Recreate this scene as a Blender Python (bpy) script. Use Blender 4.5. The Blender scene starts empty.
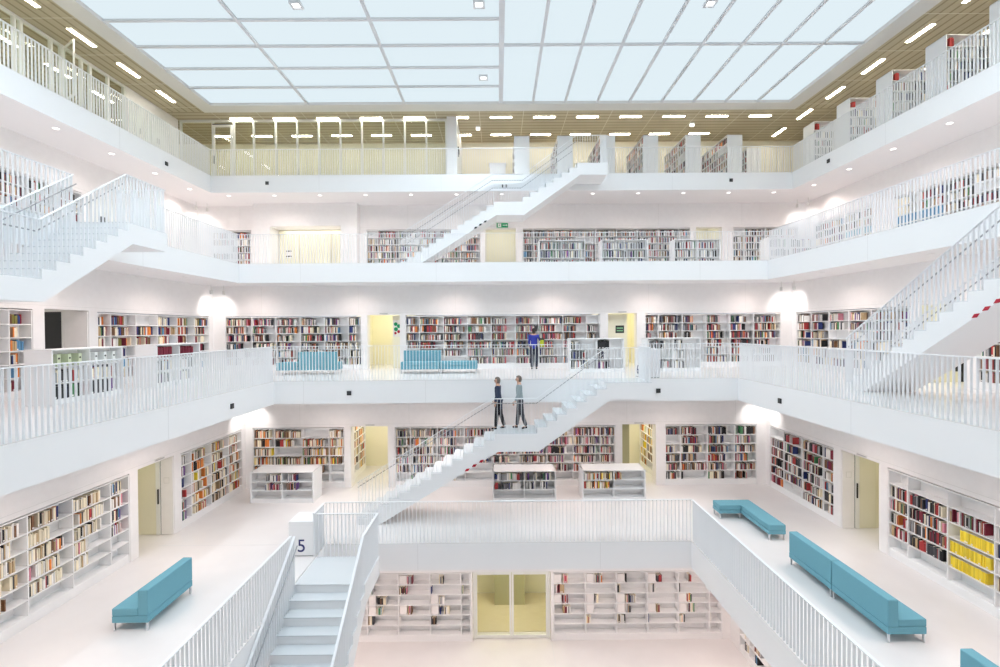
import bpy, bmesh, math, random
import numpy as np
from mathutils import Vector, Matrix
random.seed(7)
PI = math.pi
scn = bpy.context.scene
COL = scn.collection

# ------------------------------------------------------------------ render settings
scn.view_settings.view_transform = 'Standard'
scn.view_settings.look = 'None'
scn.view_settings.exposure = 0.0
scn.view_settings.gamma = 1.0
scn.view_settings.use_curve_mapping = False
cy = scn.cycles
cy.use_denoising = True
try:
    cy.denoiser = 'OPENIMAGEDENOISE'
except Exception:
    pass
cy.max_bounces = 12
cy.diffuse_bounces = 8
cy.glossy_bounces = 4
cy.transmission_bounces = 6
cy.transparent_max_bounces = 12
cy.caustics_reflective = False
cy.caustics_refractive = False
cy.sample_clamp_indirect = 6.0

# ------------------------------------------------------------------ materials
def mat(name, rgb, rough=.5, metal=0.0, spec=.4, emit=None, strength=0.0):
    m = bpy.data.materials.new(name); m.use_nodes = True
    b = m.node_tree.nodes['Principled BSDF']
    b.inputs['Base Color'].default_value = (*rgb, 1)
    b.inputs['Roughness'].default_value = rough
    b.inputs['Metallic'].default_value = metal
    b.inputs['Specular IOR Level'].default_value = spec
    if emit:
        b.inputs['Emission Color'].default_value = (*emit, 1)
        b.inputs['Emission Strength'].default_value = strength
    return m

def noisy(name, c0, c1, scale, rough=.5, bump=0.0, spec=.4, stretch=(1, 1, 1)):
    m = mat(name, c0, rough, spec=spec); nt = m.node_tree; b = nt.nodes['Principled BSDF']
    tc = nt.nodes.new('ShaderNodeTexCoord'); mp = nt.nodes.new('ShaderNodeMapping')
    mp.inputs['Scale'].default_value = stretch
    n = nt.nodes.new('ShaderNodeTexNoise'); n.inputs['Scale'].default_value = scale; n.inputs['Detail'].default_value = 4
    r = nt.nodes.new('ShaderNodeValToRGB'); r.color_ramp.elements[0].color = (*c0, 1); r.color_ramp.elements[1].color = (*c1, 1)
    r.color_ramp.elements[0].position = .35; r.color_ramp.elements[1].position = .65
    nt.links.new(tc.outputs['Object'], mp.inputs['Vector']); nt.links.new(mp.outputs['Vector'], n.inputs['Vector'])
    nt.links.new(n.outputs['Fac'], r.inputs['Fac']); nt.links.new(r.outputs['Color'], b.inputs['Base Color'])
    if bump:
        bp = nt.nodes.new('ShaderNodeBump'); bp.inputs['Strength'].default_value = bump
        nt.links.new(n.outputs['Fac'], bp.inputs['Height']); nt.links.new(bp.outputs['Normal'], b.inputs['Normal'])
    return m

def slat_mat(name, axis, pitch, c_wood, c_gap, joint=1.905, j0=0.0):
    """timber slats along one world axis: stripes across `axis`, hairline joints along the other."""
    m = mat(name, c_wood, .55); nt = m.node_tree; b = nt.nodes['Principled BSDF']; L = nt.links.new
    tc = nt.nodes.new('ShaderNodeTexCoord'); sp = nt.nodes.new('ShaderNodeSeparateXYZ'); L(tc.outputs['Object'], sp.inputs[0])
    def ma(op, a, v):
        n = nt.nodes.new('ShaderNodeMath'); n.operation = op
        L(a, n.inputs[0]) if not isinstance(a, (int, float)) else None
        if isinstance(v, (int, float)): n.inputs[1].default_value = v
        else: L(v, n.inputs[1])
        return n.outputs[0]
    f = ma('FRACT', ma('DIVIDE', sp.outputs[axis], pitch), 0)
    gap = ma('LESS_THAN', f, .22)
    k = ma('FLOOR', ma('DIVIDE', sp.outputs[axis], pitch), 0)
    wn = nt.nodes.new('ShaderNodeTexWhiteNoise'); wn.noise_dimensions = '1D'; L(k, wn.inputs['W'])
    o = ma('FRACT', ma('DIVIDE', ma('SUBTRACT', sp.outputs[1 - axis], j0), joint), 0)
    jn = ma('LESS_THAN', o, .012)
    mx = nt.nodes.new('ShaderNodeMix'); mx.data_type = 'RGBA'; L(ma('MULTIPLY', wn.outputs['Value'], .5), mx.inputs['Factor'])
    mx.inputs['A'].default_value = (*c_wood, 1); mx.inputs['B'].default_value = (c_wood[0] * .78, c_wood[1] * .78, c_wood[2] * .76, 1)
    m2 = nt.nodes.new('ShaderNodeMix'); m2.data_type = 'RGBA'; L(gap, m2.inputs['Factor']); L(mx.outputs['Result'], m2.inputs['A']); m2.inputs['B'].default_value = (*c_gap, 1)
    m3 = nt.nodes.new('ShaderNodeMix'); m3.data_type = 'RGBA'; L(jn, m3.inputs['Factor']); L(m2.outputs['Result'], m3.inputs['A']); m3.inputs['B'].default_value = (.72, .70, .60, 1)
    L(m3.outputs['Result'], b.inputs['Base Color'])
    return m

def glass_mat(name, tint):
    m = bpy.data.materials.new(name); m.use_nodes = True; nt = m.node_tree; nt.nodes.clear(); L = nt.links.new
    out = nt.nodes.new('ShaderNodeOutputMaterial'); t = nt.nodes.new('ShaderNodeBsdfTransparent'); g = nt.nodes.new('ShaderNodeBsdfGlossy')
    t.inputs['Color'].default_value = (*tint, 1); g.inputs['Roughness'].default_value = .03
    lw = nt.nodes.new('ShaderNodeLayerWeight'); pw = nt.nodes.new('ShaderNodeMath'); pw.operation = 'POWER'; pw.inputs[1].default_value = 4.0
    ml = nt.nodes.new('ShaderNodeMath'); ml.operation = 'MULTIPLY_ADD'; ml.inputs[1].default_value = .35; ml.inputs[2].default_value = .025
    L(lw.outputs['Facing'], pw.inputs[0]); L(pw.outputs[0], ml.inputs[0])
    mx = nt.nodes.new('ShaderNodeMixShader'); L(ml.outputs[0], mx.inputs['Fac']); L(t.outputs[0], mx.inputs[1]); L(g.outputs[0], mx.inputs[2]); L(mx.outputs[0], out.inputs['Surface'])
    return m

def emit_mat(name, rgb, strength):
    m = bpy.data.materials.new(name); m.use_nodes = True; nt = m.node_tree; nt.nodes.clear()
    out = nt.nodes.new('ShaderNodeOutputMaterial'); e = nt.nodes.new('ShaderNodeEmission')
    e.inputs['Color'].default_value = (*rgb, 1); e.inputs['Strength'].default_value = strength
    nt.links.new(e.outputs[0], out.inputs['Surface']); return m

M = {}
M['white'] = mat('white_plaster', (.86, .855, .86), .6, spec=.25)
M['wall'] = noisy('white_wall_plaster', (.85, .835, .83), (.87, .855, .85), 6, .6, spec=.25)
M['dark_front'] = mat('darkened_front_wall', (.42, .39, .37), .8); M['palecream'] = mat('pale_cream_wall', (.86, .85, .77), .6)  # front wall colour darkened to cut bounce light, standing for bookcases
M['fascia'] = mat('white_fascia_panel', (.84, .85, .86), .45, spec=.35)
M['soffit'] = mat('white_soffit', (.83, .82, .825), .6, spec=.25)
M['floor'] = noisy('pale_polished_screed', (.755, .73, .72), (.785, .76, .75), 1.3, .32, spec=.4)
M['rail'] = mat('white_painted_steel', (.82, .84, .86), .4, spec=.4)
M['shelf'] = mat('white_lacquered_board', (.86, .86, .86), .45, spec=.35)
M['stair'] = mat('white_stair_concrete', (.84, .85, .86), .5, spec=.3)
M['tread'] = mat('pale_tread', (.66, .69, .71), .45, spec=.35)
M['seam'] = mat('grey_joint', (.45, .45, .46), .6); M['joint'] = mat('pale_joint', (.73, .735, .74), .6)
M['teal'] = noisy('teal_felt', (.15, .355, .435), (.165, .385, .465), 300, .85, bump=.08, spec=.2)
M['grip'] = mat('grey_steel_grip', (.40, .41, .43), .4, metal=.6)
M['steel'] = mat('brushed_steel', (.72, .73, .75), .3, metal=.9)
M['black'] = mat('black_plastic', (.02, .02, .025), .5)
M['darkgrey'] = mat('dark_grey_panel', (.045, .048, .05), .35)
M['cream'] = mat('cream_door', (.80, .775, .62), .4)
M['yellow'] = mat('yellow_painted_wall', (.87, .845, .68), .6)
M['l8wall'] = mat('warm_cream_wall', (.87, .835, .71), .6)
M['frame'] = mat('white_metal_frame', (.82, .83, .80), .4)
M['sky'] = emit_mat('frosted_daylight_glass', (.76, .87, .925), 1.0)
M['skybar'] = mat('grey_skylight_bar', (.66, .69, .72), .5)
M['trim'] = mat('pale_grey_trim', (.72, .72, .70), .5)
M['glass'] = glass_mat('clear_glass', (.95, .97, .95))
M['glassg'] = glass_mat('greenish_glass', (.955, .97, .945))
M['lamp'] = emit_mat('lamp_diffuser', (1, .93, .78), 36.0)
M['down'] = emit_mat('downlight_lens', (1, .96, .92), 2.6)
M['dim'] = mat('unlit_lens', (.78, .77, .76), .4)
M['corner'] = emit_mat('spot_lens', (1, .95, .88), 12.0)
M['green'] = mat('exit_green', (.01, .33, .13), .5)
M['blue'] = mat('dark_blue_paint', (.015, .02, .13), .5)
M['red'] = mat('red_marker', (.42, .01, .03), .5)
M['pages'] = mat('paper_pages', (.80, .74, .62), .8)
M['card'] = mat('white_card_box', (.83, .80, .78), .7)
M['slat_x'] = slat_mat('timber_slats_across_x', 1, .30, (.52, .46, .33), (.30, .26, .17), 1.905, 1.15)
M['slat_y'] = slat_mat('timber_slats_across_y', 0, .30, (.52, .46, .33), (.30, .26, .17), 1.905, 14.25)

def book_mat():
    m = mat('book_cover', (.5, .5, .5), .55); nt = m.node_tree
    n = nt.nodes.new('ShaderNodeObjectInfo'); nt.links.new(n.outputs['Color'], nt.nodes['Principled BSDF'].inputs['Base Color'])
    return m
M['cover'] = book_mat()
def mass_mat():
    m = mat('book_mass', (.5, .5, .5), .6); nt = m.node_tree
    n = nt.nodes.new('ShaderNodeAttribute'); n.attribute_name = 'cover'; nt.links.new(n.outputs['Color'], nt.nodes['Principled BSDF'].inputs['Base Color'])
    return m
M['mass'] = mass_mat()

# ------------------------------------------------------------------ mesh helpers
class MB:
    def __init__(s): s.v = []; s.f = []; s.m = []
    def box(s, x0, x1, y0, y1, z0, z1, mi=0):
        b = len(s.v)
        s.v += [(x0, y0, z0), (x1, y0, z0), (x1, y1, z0), (x0, y1, z0), (x0, y0, z1), (x1, y0, z1), (x1, y1, z1), (x0, y1, z1)]
        s.f += [(b, b+3, b+2, b+1), (b+4, b+5, b+6, b+7), (b, b+1, b+5, b+4), (b+1, b+2, b+6, b+5), (b+2, b+3, b+7, b+6), (b+3, b, b+4, b+7)]
        s.m += list(mi) if isinstance(mi, (list, tuple)) else [mi] * 6
        return s
    def prism(s, poly, y0, y1, mi=0):
        """polygon in (x, z), counter-clockwise seen from -y, extruded along y."""
        n = len(poly); b = len(s.v)
        s.v += [(x, y0, z) for x, z in poly] + [(x, y1, z) for x, z in poly]
        s.f.append(tuple(b + i for i in range(n))); s.f.append(tuple(b + n + i for i in reversed(range(n))))
        for i in range(n):
            j = (i + 1) % n; s.f.append((b + i, b + n + i, b + n + j, b + j))
        s.m += [mi] * (n + 2); return s
    def cyl(s, c, r, z0, z1, n=16, mi=0, r2=None, axis='z'):
        b = len(s.v); r2 = r if r2 is None else r2
        for rr, z in ((r, z0), (r2, z1)):
            for i in range(n):
                a = 2 * PI * i / n; p, q = rr * math.cos(a), rr * math.sin(a)
                s.v.append((c[0] + p, c[1] + q, z) if axis == 'z' else (c[0] + p, z, c[1] + q) if axis == 'y' else (z, c[0] + p, c[1] + q))
        s.f.append(tuple(b + i for i in reversed(range(n)))); s.f.append(tuple(b + n + i for i in range(n)))
        for i in range(n):
            j = (i + 1) % n; s.f.append((b + i, b + j, b + n + j, b + n + i))
        s.m += [mi] * (n + 2); return s
    def bar(s, p, q, w, h, mi=0):
        """square bar from p to q, w wide sideways, h high (measured vertically)."""
        p, q = Vector(p), Vector(q); d = q - p; side = Vector((-d.y, d.x, 0))
        if side.length < 1e-6: side = Vector((1, 0, 0))
        side = side.normalized() * w / 2
        up = Vector((0, 0, h / 2)) if abs(d.normalized().z) < .95 else d.cross(side).normalized() * h / 2
        b = len(s.v)
        for o in (p, q):
            s.v += [tuple(o - side - up), tuple(o + side - up), tuple(o + side + up), tuple(o - side + up)]
        s.f += [(b, b+1, b+2, b+3), (b+7, b+6, b+5, b+4), (b, b+4, b+5, b+1), (b+1, b+5, b+6, b+2), (b+2, b+6, b+7, b+3), (b+3, b+7, b+4, b)]
        s.m += [mi] * 6; return s
    def data(s, name, mats):
        me = bpy.data.meshes.new(name); me.from_pydata(s.v, [], s.f)
        for m in mats: me.materials.append(m)
        if len(mats) > 1: me.polygons.foreach_set('material_index', s.m)
        bm = bmesh.new(); bm.from_mesh(me); bmesh.ops.recalc_face_normals(bm, faces=bm.faces); bm.to_mesh(me); bm.free()
        me.update(); return me
    def build(s, name, mats, parent=None, bevel=0, smooth=False, loc=None):
        mats = mats if isinstance(mats, list) else [mats]
        return link(name, s.data(name, mats), parent, bevel, smooth, loc)

def link(name, me, parent=None, bevel=0, smooth=False, loc=None):
    o = bpy.data.objects.new(name, me); COL.objects.link(o)
    if parent: o.parent = parent
    if loc: o.location = loc
    if bevel:
        md = o.modifiers.new('bevel', 'BEVEL'); md.width = bevel; md.segments = 3; md.limit_method = 'ANGLE'
    if smooth: me.polygons.foreach_set('use_smooth', [True] * len(me.polygons))
    return o

def tag(o, label=None, cat=None, group=None, kind=None):
    if label: o['label'] = label
    if cat: o['category'] = cat
    if group: o['group'] = group
    if kind: o['kind'] = kind
    return o
def thing(name, label, cat, loc=(0, 0, 0), rz=0, group=None):
    o = bpy.data.objects.new(name, None); o.empty_display_size = .1; COL.objects.link(o)
    o.location = loc; o.rotation_euler = (0, 0, rz)
    return tag(o, label, cat, group)
def struct(name, mb, mats, label=None):
    return tag(mb.build(name, mats), label, None, None, 'structure')
def copy_to(src, parent, loc, rz=None, scale=None):
    c = src.copy(); COL.objects.link(c); c.parent = parent; c.location = loc
    if rz is not None: c.rotation_euler = (0, 0, rz)
    if scale: c.scale = scale
    return c
def light(name, typ, loc, power, color, rot=None, **kw):
    l = bpy.data.lights.new(name, typ); l.energy = power; l.color = color
    for k, v in kw.items(): setattr(l, k, v)
    o = bpy.data.objects.new(name, l); COL.objects.link(o); o.location = loc
    if rot is not None: o.rotation_euler = rot
    return o
ORD = 'first second third fourth fifth sixth seventh eighth ninth tenth eleventh twelfth thirteenth fourteenth fifteenth sixteenth seventeenth eighteenth nineteenth twentieth'.split()
TENS = ['', '', 'twenty', 'thirty', 'forty', 'fifty', 'sixty']
def ordw(n):
    if n <= 20: return ORD[n - 1]
    t, u = divmod(n, 10)
    return TENS[t].replace('ty', 'tieth') if u == 0 else TENS[t] + '-' + ORD[u - 1]

# ------------------------------------------------------------------ camera
F_PX = 476.0
CZ = 9.567
cam_r = Vector((0.9999653, -0.00379201, -0.00741721)); cam_u = Vector((0.0074549, 0.01002501, 0.99992196)); cam_f = Vector((0.00371735, 0.99994256, -0.01005293))
cam = bpy.data.cameras.new('camera'); cam.sensor_width = 36; cam.lens = 36 * F_PX / 1000; cam.clip_start = .05; cam.clip_end = 200
camo = bpy.data.objects.new('camera', cam); COL.objects.link(camo)
camo.matrix_world = Matrix(((cam_r.x, cam_u.x, -cam_f.x, 0), (cam_r.y, cam_u.y, -cam_f.y, 0), (cam_r.z, cam_u.z, -cam_f.z, CZ), (0, 0, 0, 1)))
scn.camera = camo
CAM = Vector((0, 0, CZ))
def project(P):
    d = Vector(P) - CAM; w = d.dot(cam_f)
    if w < .1: return None
    return 500 + F_PX * d.dot(cam_r) / w, 333.5 - F_PX * d.dot(cam_u) / w, w

# ------------------------------------------------------------------ building data
FL = {4: 0.0, 5: 4.04, 6: 8.0, 7: 12.0, 8: 15.92}
FAS = .70
EDGE = {5: (-4.49, 4.955, 12.24), 6: (-6.90, 7.39, 14.645), 7: (-9.43, 9.89, 17.41), 8: (-11.72, 12.15, 19.60)}
EDGE = {k: (a, b, y - (b - a), y) for k, (a, b, y) in EDGE.items()}          # x0, x1, y0, y1
WALL = {4: (-6.55, 7.05, -1.6, 14.47), 5: (-8.85, 9.35, -1.6, 16.62), 6: (-11.2, 11.6, -4.2, 18.75), 7: (-13.6, 14.1, -6.2, 21.74), 8: (-17.2, 17.2, -9.0, 23.9)}
CEIL8 = 18.88
TOPH = 2.125                                                                 # height of the recesses for bookcases and doors
FLOORNAME = {4: 'fourth', 5: 'fifth', 6: 'sixth', 7: 'seventh', 8: 'eighth'}

# floors: each gallery one ring slab with fascia and soffit; the lowest is a full slab
OUT = 19.0
fb = MB(); fb.box(-OUT, OUT, -11, 26.5, -.4, 0, [0, 0, 0, 0, 0, 0]); struct('floor', fb, [M['floor']], 'pale floor at the bottom of the atrium')
for k in (5, 6, 7, 8):
    x0, x1, y0, y1 = EDGE[k]; z1 = FL[k]; z0 = z1 - FAS; b = MB(); mi = [2, 0, 1, 1, 1, 1]
    b.box(-OUT, x0, -11, 26.5, z0, z1, mi); b.box(x1, OUT, -11, 26.5, z0, z1, mi)
    b.box(x0, x1, y1, 26.5, z0, z1, mi); b.box(x0, x1, -11, y0, z0, z1, mi)
    struct('floor', b, [M['floor'], M['fascia'], M['soffit']], f'white gallery slab of the {FLOORNAME[k]} floor')
# fascia panel joints and floor joints
b = MB()
def vjoint_back(k, px_x):
    x0, x1, y0, y1 = EDGE[k]; b.box(px_x - .006, px_x + .006, y1 - .002, y1 + .004, FL[k] - FAS + .01, FL[k] - .01)
for x in (-2.12, 2.6): vjoint_back(5, x)
for x in (-2.25, -6.0): vjoint_back(6, x)
for x in (-7.2, -2.25, 2.6, 7.4): vjoint_back(7, x)
for x in (-7.3, -2.3, 7.2): vjoint_back(8, x)
for k in (5, 6, 7, 8):
    x0, x1, y0, y1 = EDGE[k]
    for j in range(1, 5):
        y = y1 - 4.7 * j
        if y > y0 + .2:
            b.box(x0 - .004, x0 + .002, y - .006, y + .006, FL[k] - FAS + .01, FL[k] - .01)
            b.box(x1 - .002, x1 + .004, y - .006, y + .006, FL[k] - FAS + .01, FL[k] - .01)
x0, x1, y0, y1 = EDGE[5]; z = FL[5]
b.box(-8.8, x0, y1 - .008, y1 + .008, z - .002, z + .002); b.box(x1 - .008, x1 + .008, y1, 16.6, z - .002, z + .002); b.box(x0 - .008, x0 + .008, y1, 16.6, z - .002, z + .002)
b.box(1.55, 1.565, 8, 14.4, -.002, .002)
struct('trim_1', b, [M['joint']], 'thin joints between fascia panels and floor fields')
# grey strip painted as the shadow line where railing foot meets the fascia
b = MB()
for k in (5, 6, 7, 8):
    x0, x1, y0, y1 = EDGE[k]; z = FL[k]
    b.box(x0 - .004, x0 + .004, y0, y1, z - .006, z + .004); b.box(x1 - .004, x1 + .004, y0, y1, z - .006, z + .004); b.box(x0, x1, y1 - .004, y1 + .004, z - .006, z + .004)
struct('trim_shadow_line', b, [M['trim']], 'thin strip drawn for the shadow line along each gallery slab')

# openings in the walls (position range along the wall, top height above floor)
DOORS_BACK = {4: [(-.85, 1.55)], 5: [(-5.18, -3.89), (4.32, 5.50)], 6: [(-5.15, -3.87), (4.33, 5.47)], 7: [(-.55, .84), (9.06, 10.27)]}
CASES_BACK = {4: [[-5.5, -5.02, -4.07, -3.12, -2.15, -1.2, -.9], [1.62, 2.62, 3.57, 4.52, 5.47, 6.42, 6.81]],
              5: [[-8.61, -7.85, -6.90, -5.95, -5.40], [-3.65, -3.10, -2.15, -1.20, -.25, .70, 1.65, 2.60, 3.55, 4.08], [5.82, 6.37, 7.32, 8.27, 9.05]],
              6: [[-10.74, -9.69, -8.74, -7.79, -6.84, -5.90, -5.38], [-3.65, -3.10, -2.15, -1.22, -.27, .68, 1.61, 2.56, 3.50, 4.03], [5.79, 6.34, 7.28, 8.22, 9.16, 10.10, 11.17]],
              7: [[-13.0, -12.2, -11.2], [-5.97, -5.45, -4.5, -3.57, -2.62, -1.7, -.78], [1.14, 1.65, 2.6, 3.55, 4.5, 5.45, 6.4, 7.35, 8.3, 8.81], [10.75, 11.3, 12.25, 13.2, 13.75]]}
SIDE = {5: ([6.1, 7.05, 7.98, 8.93, 9.88, 10.84, 11.39], (11.65, 12.95), [13.23, 13.70, 14.65, 15.60, 16.40]),
        6: ([6.2, 7.15, 8.10, 9.05, 10.0, 10.96, 11.50], (11.80, 13.07), [13.35, 13.83, 14.78, 15.73, 16.68, 17.63, 18.5]),
        7: None, 4: None}
L7_LEFT = [[10.1, 11.05, 12.0, 12.95, 13.9, 14.85, 15.7]]; L7_RIGHT = [[11.2, 12.15, 13.1, 14.05, 15.0, 15.95, 16.9], [17.9, 18.4, 19.35, 20.3, 21.2]]
L4_SIDE = [[9.6, 10.55, 11.5, 12.45, 13.4, 13.95]]
DEPTH = .40
def wall_with_holes(lo, hi, h, holes, place):
    """wall of DEPTH built round its openings; place(a, b, z0, z1) adds one block."""
    p = lo
    for a, c, t in sorted(holes):
        if a > p: place(p, a, 0, h)
        place(a, c, t, h); p = c
    if hi > p: place(p, hi, 0, h)
for k in (4, 5, 6, 7):
    wx0, wx1, wy0, wy1 = WALL[k]; z = FL[k]; h = FL[k + 1] - FAS - FL[k]
    b = MB(); holes = [(c[0], c[-1], TOPH) for c in CASES_BACK[k]] + [(a, c, TOPH + .02) for a, c in DOORS_BACK[k]]
    if k == 7: holes.append((-10.86, -6.26, h - .001))
    wall_with_holes(wx0 - DEPTH, wx1 + DEPTH, h, holes, lambda a, c, z0, z1: b.box(a, c, wy1, wy1 + DEPTH, z + z0, z + z1))
    struct('wall_back', b, [M['wall']], f'white back wall of the {FLOORNAME[k]} floor')
    for side, nm in ((-1, 'wall_left'), (1, 'wall_right')):
        b = MB(); X = wx0 if side < 0 else wx1; xa, xb = (X - DEPTH, X) if side < 0 else (X, X + DEPTH)
        if SIDE[k]: c1, d, c2 = SIDE[k]; holes = [(c1[0], c1[-1], TOPH), (c2[0], c2[-1], TOPH), (d[0], d[1], TOPH + .02)]
        elif k == 7: holes = [(c[0], c[-1], TOPH) for c in (L7_LEFT if side < 0 else L7_RIGHT)]
        else: holes = [(c[0], c[-1], TOPH) for c in L4_SIDE] if side > 0 else []
        wall_with_holes(wy0, wy1, h, holes, lambda a, c, z0, z1: b.box(xa, xb, a, c, z + z0, z + z1))
        struct(nm, b, [M['wall']], f'white side wall of the {FLOORNAME[k]} floor')
    b = MB(); b.box(wx0 - DEPTH, wx1 + DEPTH, wy0 - .2, wy0, z, z + h); struct('wall_front', b, [M['dark_front']])
    # wall-panel reveals above the bookcases
    b = MB()
    zz = z + TOPH + .10
    b.box(wx0 + .01, wx1 - .01, wy1 - .003, wy1 + .002, zz, zz + .008)
    b.box(wx0 - .002, wx0 + .003, 2, wy1 - .01, zz, zz + .008); b.box(wx1 - .003, wx1 + .002, 2, wy1 - .01, zz, zz + .008)
    x = wx0 + 1.9
    while x < wx1 - 1:
        b.box(x - .004, x + .004, wy1 - .002, wy1 + .002, zz + .01, z + h - .01); x += 3.81
    struct('trim_3', b, [M['trim']], 'fine reveal lines of the wall panels')
# passages behind the openings
def passage(a, c, k, depth=2.3, w='yellow', power=26, dark=None):
    z = FL[k]; y0 = WALL[k][3] + DEPTH; b = MB(); t = .05; H = 2.9
    b.box(a - .5, c + .5, y0 + depth, y0 + depth + t, z, z + H); b.box(a - .5 - t, a - .5, y0, y0 + depth + t, z, z + H); b.box(c + .5, c + .5 + t, y0, y0 + depth + t, z, z + H)
    b.box(a - .5, c + .5, y0, y0 + depth, z + H, z + H + t)
    struct('wall_passage', b, [M[w]], f'yellow passage behind a doorway of the {FLOORNAME[k]} floor')
    light('passage_fill', 'AREA', ((a + c) / 2, y0 + 1.0, z + H - .05), power, (1, .95, .80), shape='RECTANGLE', size=.9, size_y=.9)  # unseen light without a fitting, added to brighten the passage
for k in (5, 6):
    for a, c in DOORS_BACK[k]: passage(a, c, k)
passage(-.55, .84, 7, w='palecream', power=16); passage(9.06, 10.27, 7, w='palecream', power=14)
passage(-.85, 1.55, 4, w='yellow', power=40)
def side_passage(side, k, y0, y1, w='yellow', power=22):
    z = FL[k]; X = (WALL[k][0] - DEPTH) if side < 0 else (WALL[k][1] + DEPTH); s = side; b = MB(); D = 2.0; H = 2.9
    def bx(a0, a1, *r): b.box(min(X + s * a0, X + s * a1), max(X + s * a0, X + s * a1), *r)
    bx(D, D + .05, y0 - .5, y1 + .05, z, z + H); bx(0, D, y0 - .55, y0 - .5, z, z + H); bx(0, D, y1 + .002, y1 + .05, z, z + H); bx(0, D, y0 - .5, y1 + .002, z + H, z + H + .05)
    struct('wall_passage', b, [M[w]]); light('passage_fill', 'AREA', (X + s * 1, (y0 + y1) / 2, z + H - .05), power, (1, .95, .80), shape='RECTANGLE', size=.8, size_y=.8)  # area light with no fitting, added to lift the side passage
side_passage(1, 6, 11.80, 13.07); side_passage(-1, 6, 11.80, 13.07, 'wall', 5); side_passage(-1, 5, 11.65, 12.95, power=7); side_passage(1, 5, 11.65, 12.95, power=7)

# seventh floor: projecting lift block with a wide doorway
z = FL[7]; h7 = FL[8] - FAS - z; b = MB(); y0 = WALL[7][3] - .45; y1 = WALL[7][3] + .42
b.box(-10.86, -10.13, y0, y1, z, z + h7 - .003); b.box(-6.99, -6.26, y0, y1, z, z + h7 - .003); b.box(-10.13, -6.99, y0, y1, z + 2.2, z + h7 - .003)
struct('wall_block', b, [M['wall']], 'white block framing the wide cream doorway')
b = MB(); b.box(-10.13, -6.99, y1 + .35, y1 + .40, z, z + 2.6); b.box(-10.18, -10.13, y1, y1 + .4, z, z + 2.6); b.box(-6.99, -6.94, y1, y1 + .4, z, z + 2.6); b.box(-10.18, -6.94, y1, y1 + .4, z + 2.6, z + 2.65)
struct('wall_passage', b, [M['palecream']])
light('passage_fill', 'AREA', (-8.5, y1 - .3, z + 2.17), 12, (1, .95, .84), shape='RECTANGLE', size=2.6, size_y=.4)  # added light with no fitting, brightens the wide doorway

# eighth floor: walls, timber ceiling, trim round the skylight
z = FL[8]; h8 = CEIL8 - z
b = MB(); b.box(-17.2, 17.2, 23.9, 24.1, z, CEIL8); struct('wall_back', b, [M['l8wall']], 'cream back wall behind the top floor shelves')
b = MB(); b.box(-17.4, -17.2, -9, 24.1, z, CEIL8); struct('wall_left', b, [M['l8wall']])
b = MB(); b.box(17.2, 17.4, -9, 24.1, z, CEIL8); struct('wall_right', b, [M['wall']])
b = MB(); b.box(-17.4, 17.4, -9.2, -9, z, CEIL8); struct('wall_front', b, [M['wall']])
SX0, SX1, SY0, SY1 = -11.79, 12.12, -4.3, 19.75; TW = .62
CT = CEIL8 + .3
b = MB(); b.box(-17.4, 17.4, SY1 + TW, 24.1, CEIL8, CT); struct('ceiling', b, [M['slat_x']], 'timber slat ceiling over the back of the top floor')
b = MB(); b.box(-17.4, 17.4, -9.2, SY0 - TW, CEIL8, CT); struct('ceiling', b, [M['slat_x']])
b = MB(); b.box(-17.4, SX0 - TW, SY0 - TW, SY1 + TW, CEIL8, CT); struct('ceiling', b, [M['slat_y']], 'timber slat ceiling over the glazed side')
b = MB(); b.box(SX1 + TW, 17.4, SY0 - TW, SY1 + TW, CEIL8, CT); struct('ceiling', b, [M['slat_y']], 'timber slat ceiling over the shelved side')
b = MB(); e = CEIL8 - .04
b.box(SX0 - TW, SX1 + TW, SY1, SY1 + TW, e, CT); b.box(SX0 - TW, SX1 + TW, SY0 - TW, SY0, e, CT); b.box(SX0 - TW, SX0, SY0, SY1, e, CT); b.box(SX1, SX1 + TW, SY0, SY1, e, CT)
struct('trim_4', b, [M['trim']], 'pale frame round the skylight')

# ------------------------------------------------------------------ skylight
sk = thing('skylight', 'large square luminous glass roof with grey glazing bars over the atrium', 'skylight', ((SX0 + SX1) / 2, (SY0 + SY1) / 2, CEIL8))
ox, oy = sk.location.x, sk.location.y
P = 1.327; XC = .18; YC = SY1 - 9 * P
b = MB()
def sbar(xa, ya, xb, yb, w=.10):
    if abs(xa - xb) < 1e-6: b.box(xa - w / 2 - ox, xa + w / 2 - ox, ya - oy, yb - oy, 0.0, .06)
    else: b.box(xa - ox, xb - ox, ya - w / 2 - oy, ya + w / 2 - oy, 0.001, .06)
sbar(XC, SY0, XC, SY1, .17); sbar(SX0, YC, SX1, YC, .17)
panes = []
def quad(xa, xb, ya, yb, along_x):
    nx, ny = (3, 9) if along_x else (9, 3)
    xs = [xa + (xb - xa) * i / nx for i in range(nx + 1)]; ys = [ya + (yb - ya) * i / ny for i in range(ny + 1)]
    for x in xs[1:-1]: sbar(x, ya, x, yb)
    for y in ys[1:-1]: sbar(xa, y, xb, y)
    for i in range(nx):
        for j in range(ny): panes.append((xs[i], xs[i + 1], ys[j], ys[j + 1]))
quad(SX0, XC, YC, SY1, True); quad(XC, SX1, YC, SY1, False); quad(SX0, XC, SY0, YC, False); quad(XC, SX1, SY0, YC, True)
b.build('glazing_bar_grid', [M['skybar']], sk)
for xa, xb, ya, yb in panes:
    p = MB(); p.box(xa + .03 - ox, xb - .03 - ox, ya + .03 - oy, yb - .03 - oy, .062, .072); p.build('pane', [M['sky']], sk)
COOL = (.80, .91, 1.0)
b = MB(); o0 = .16; i0 = .11
for (xa, xb, ya, yb) in ((-o0, o0, -o0, -i0), (-o0, o0, i0, o0), (-o0, -i0, -i0, i0), (i0, o0, -i0, i0)): b.box(xa, xb, ya, yb, -.07, 0)
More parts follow.
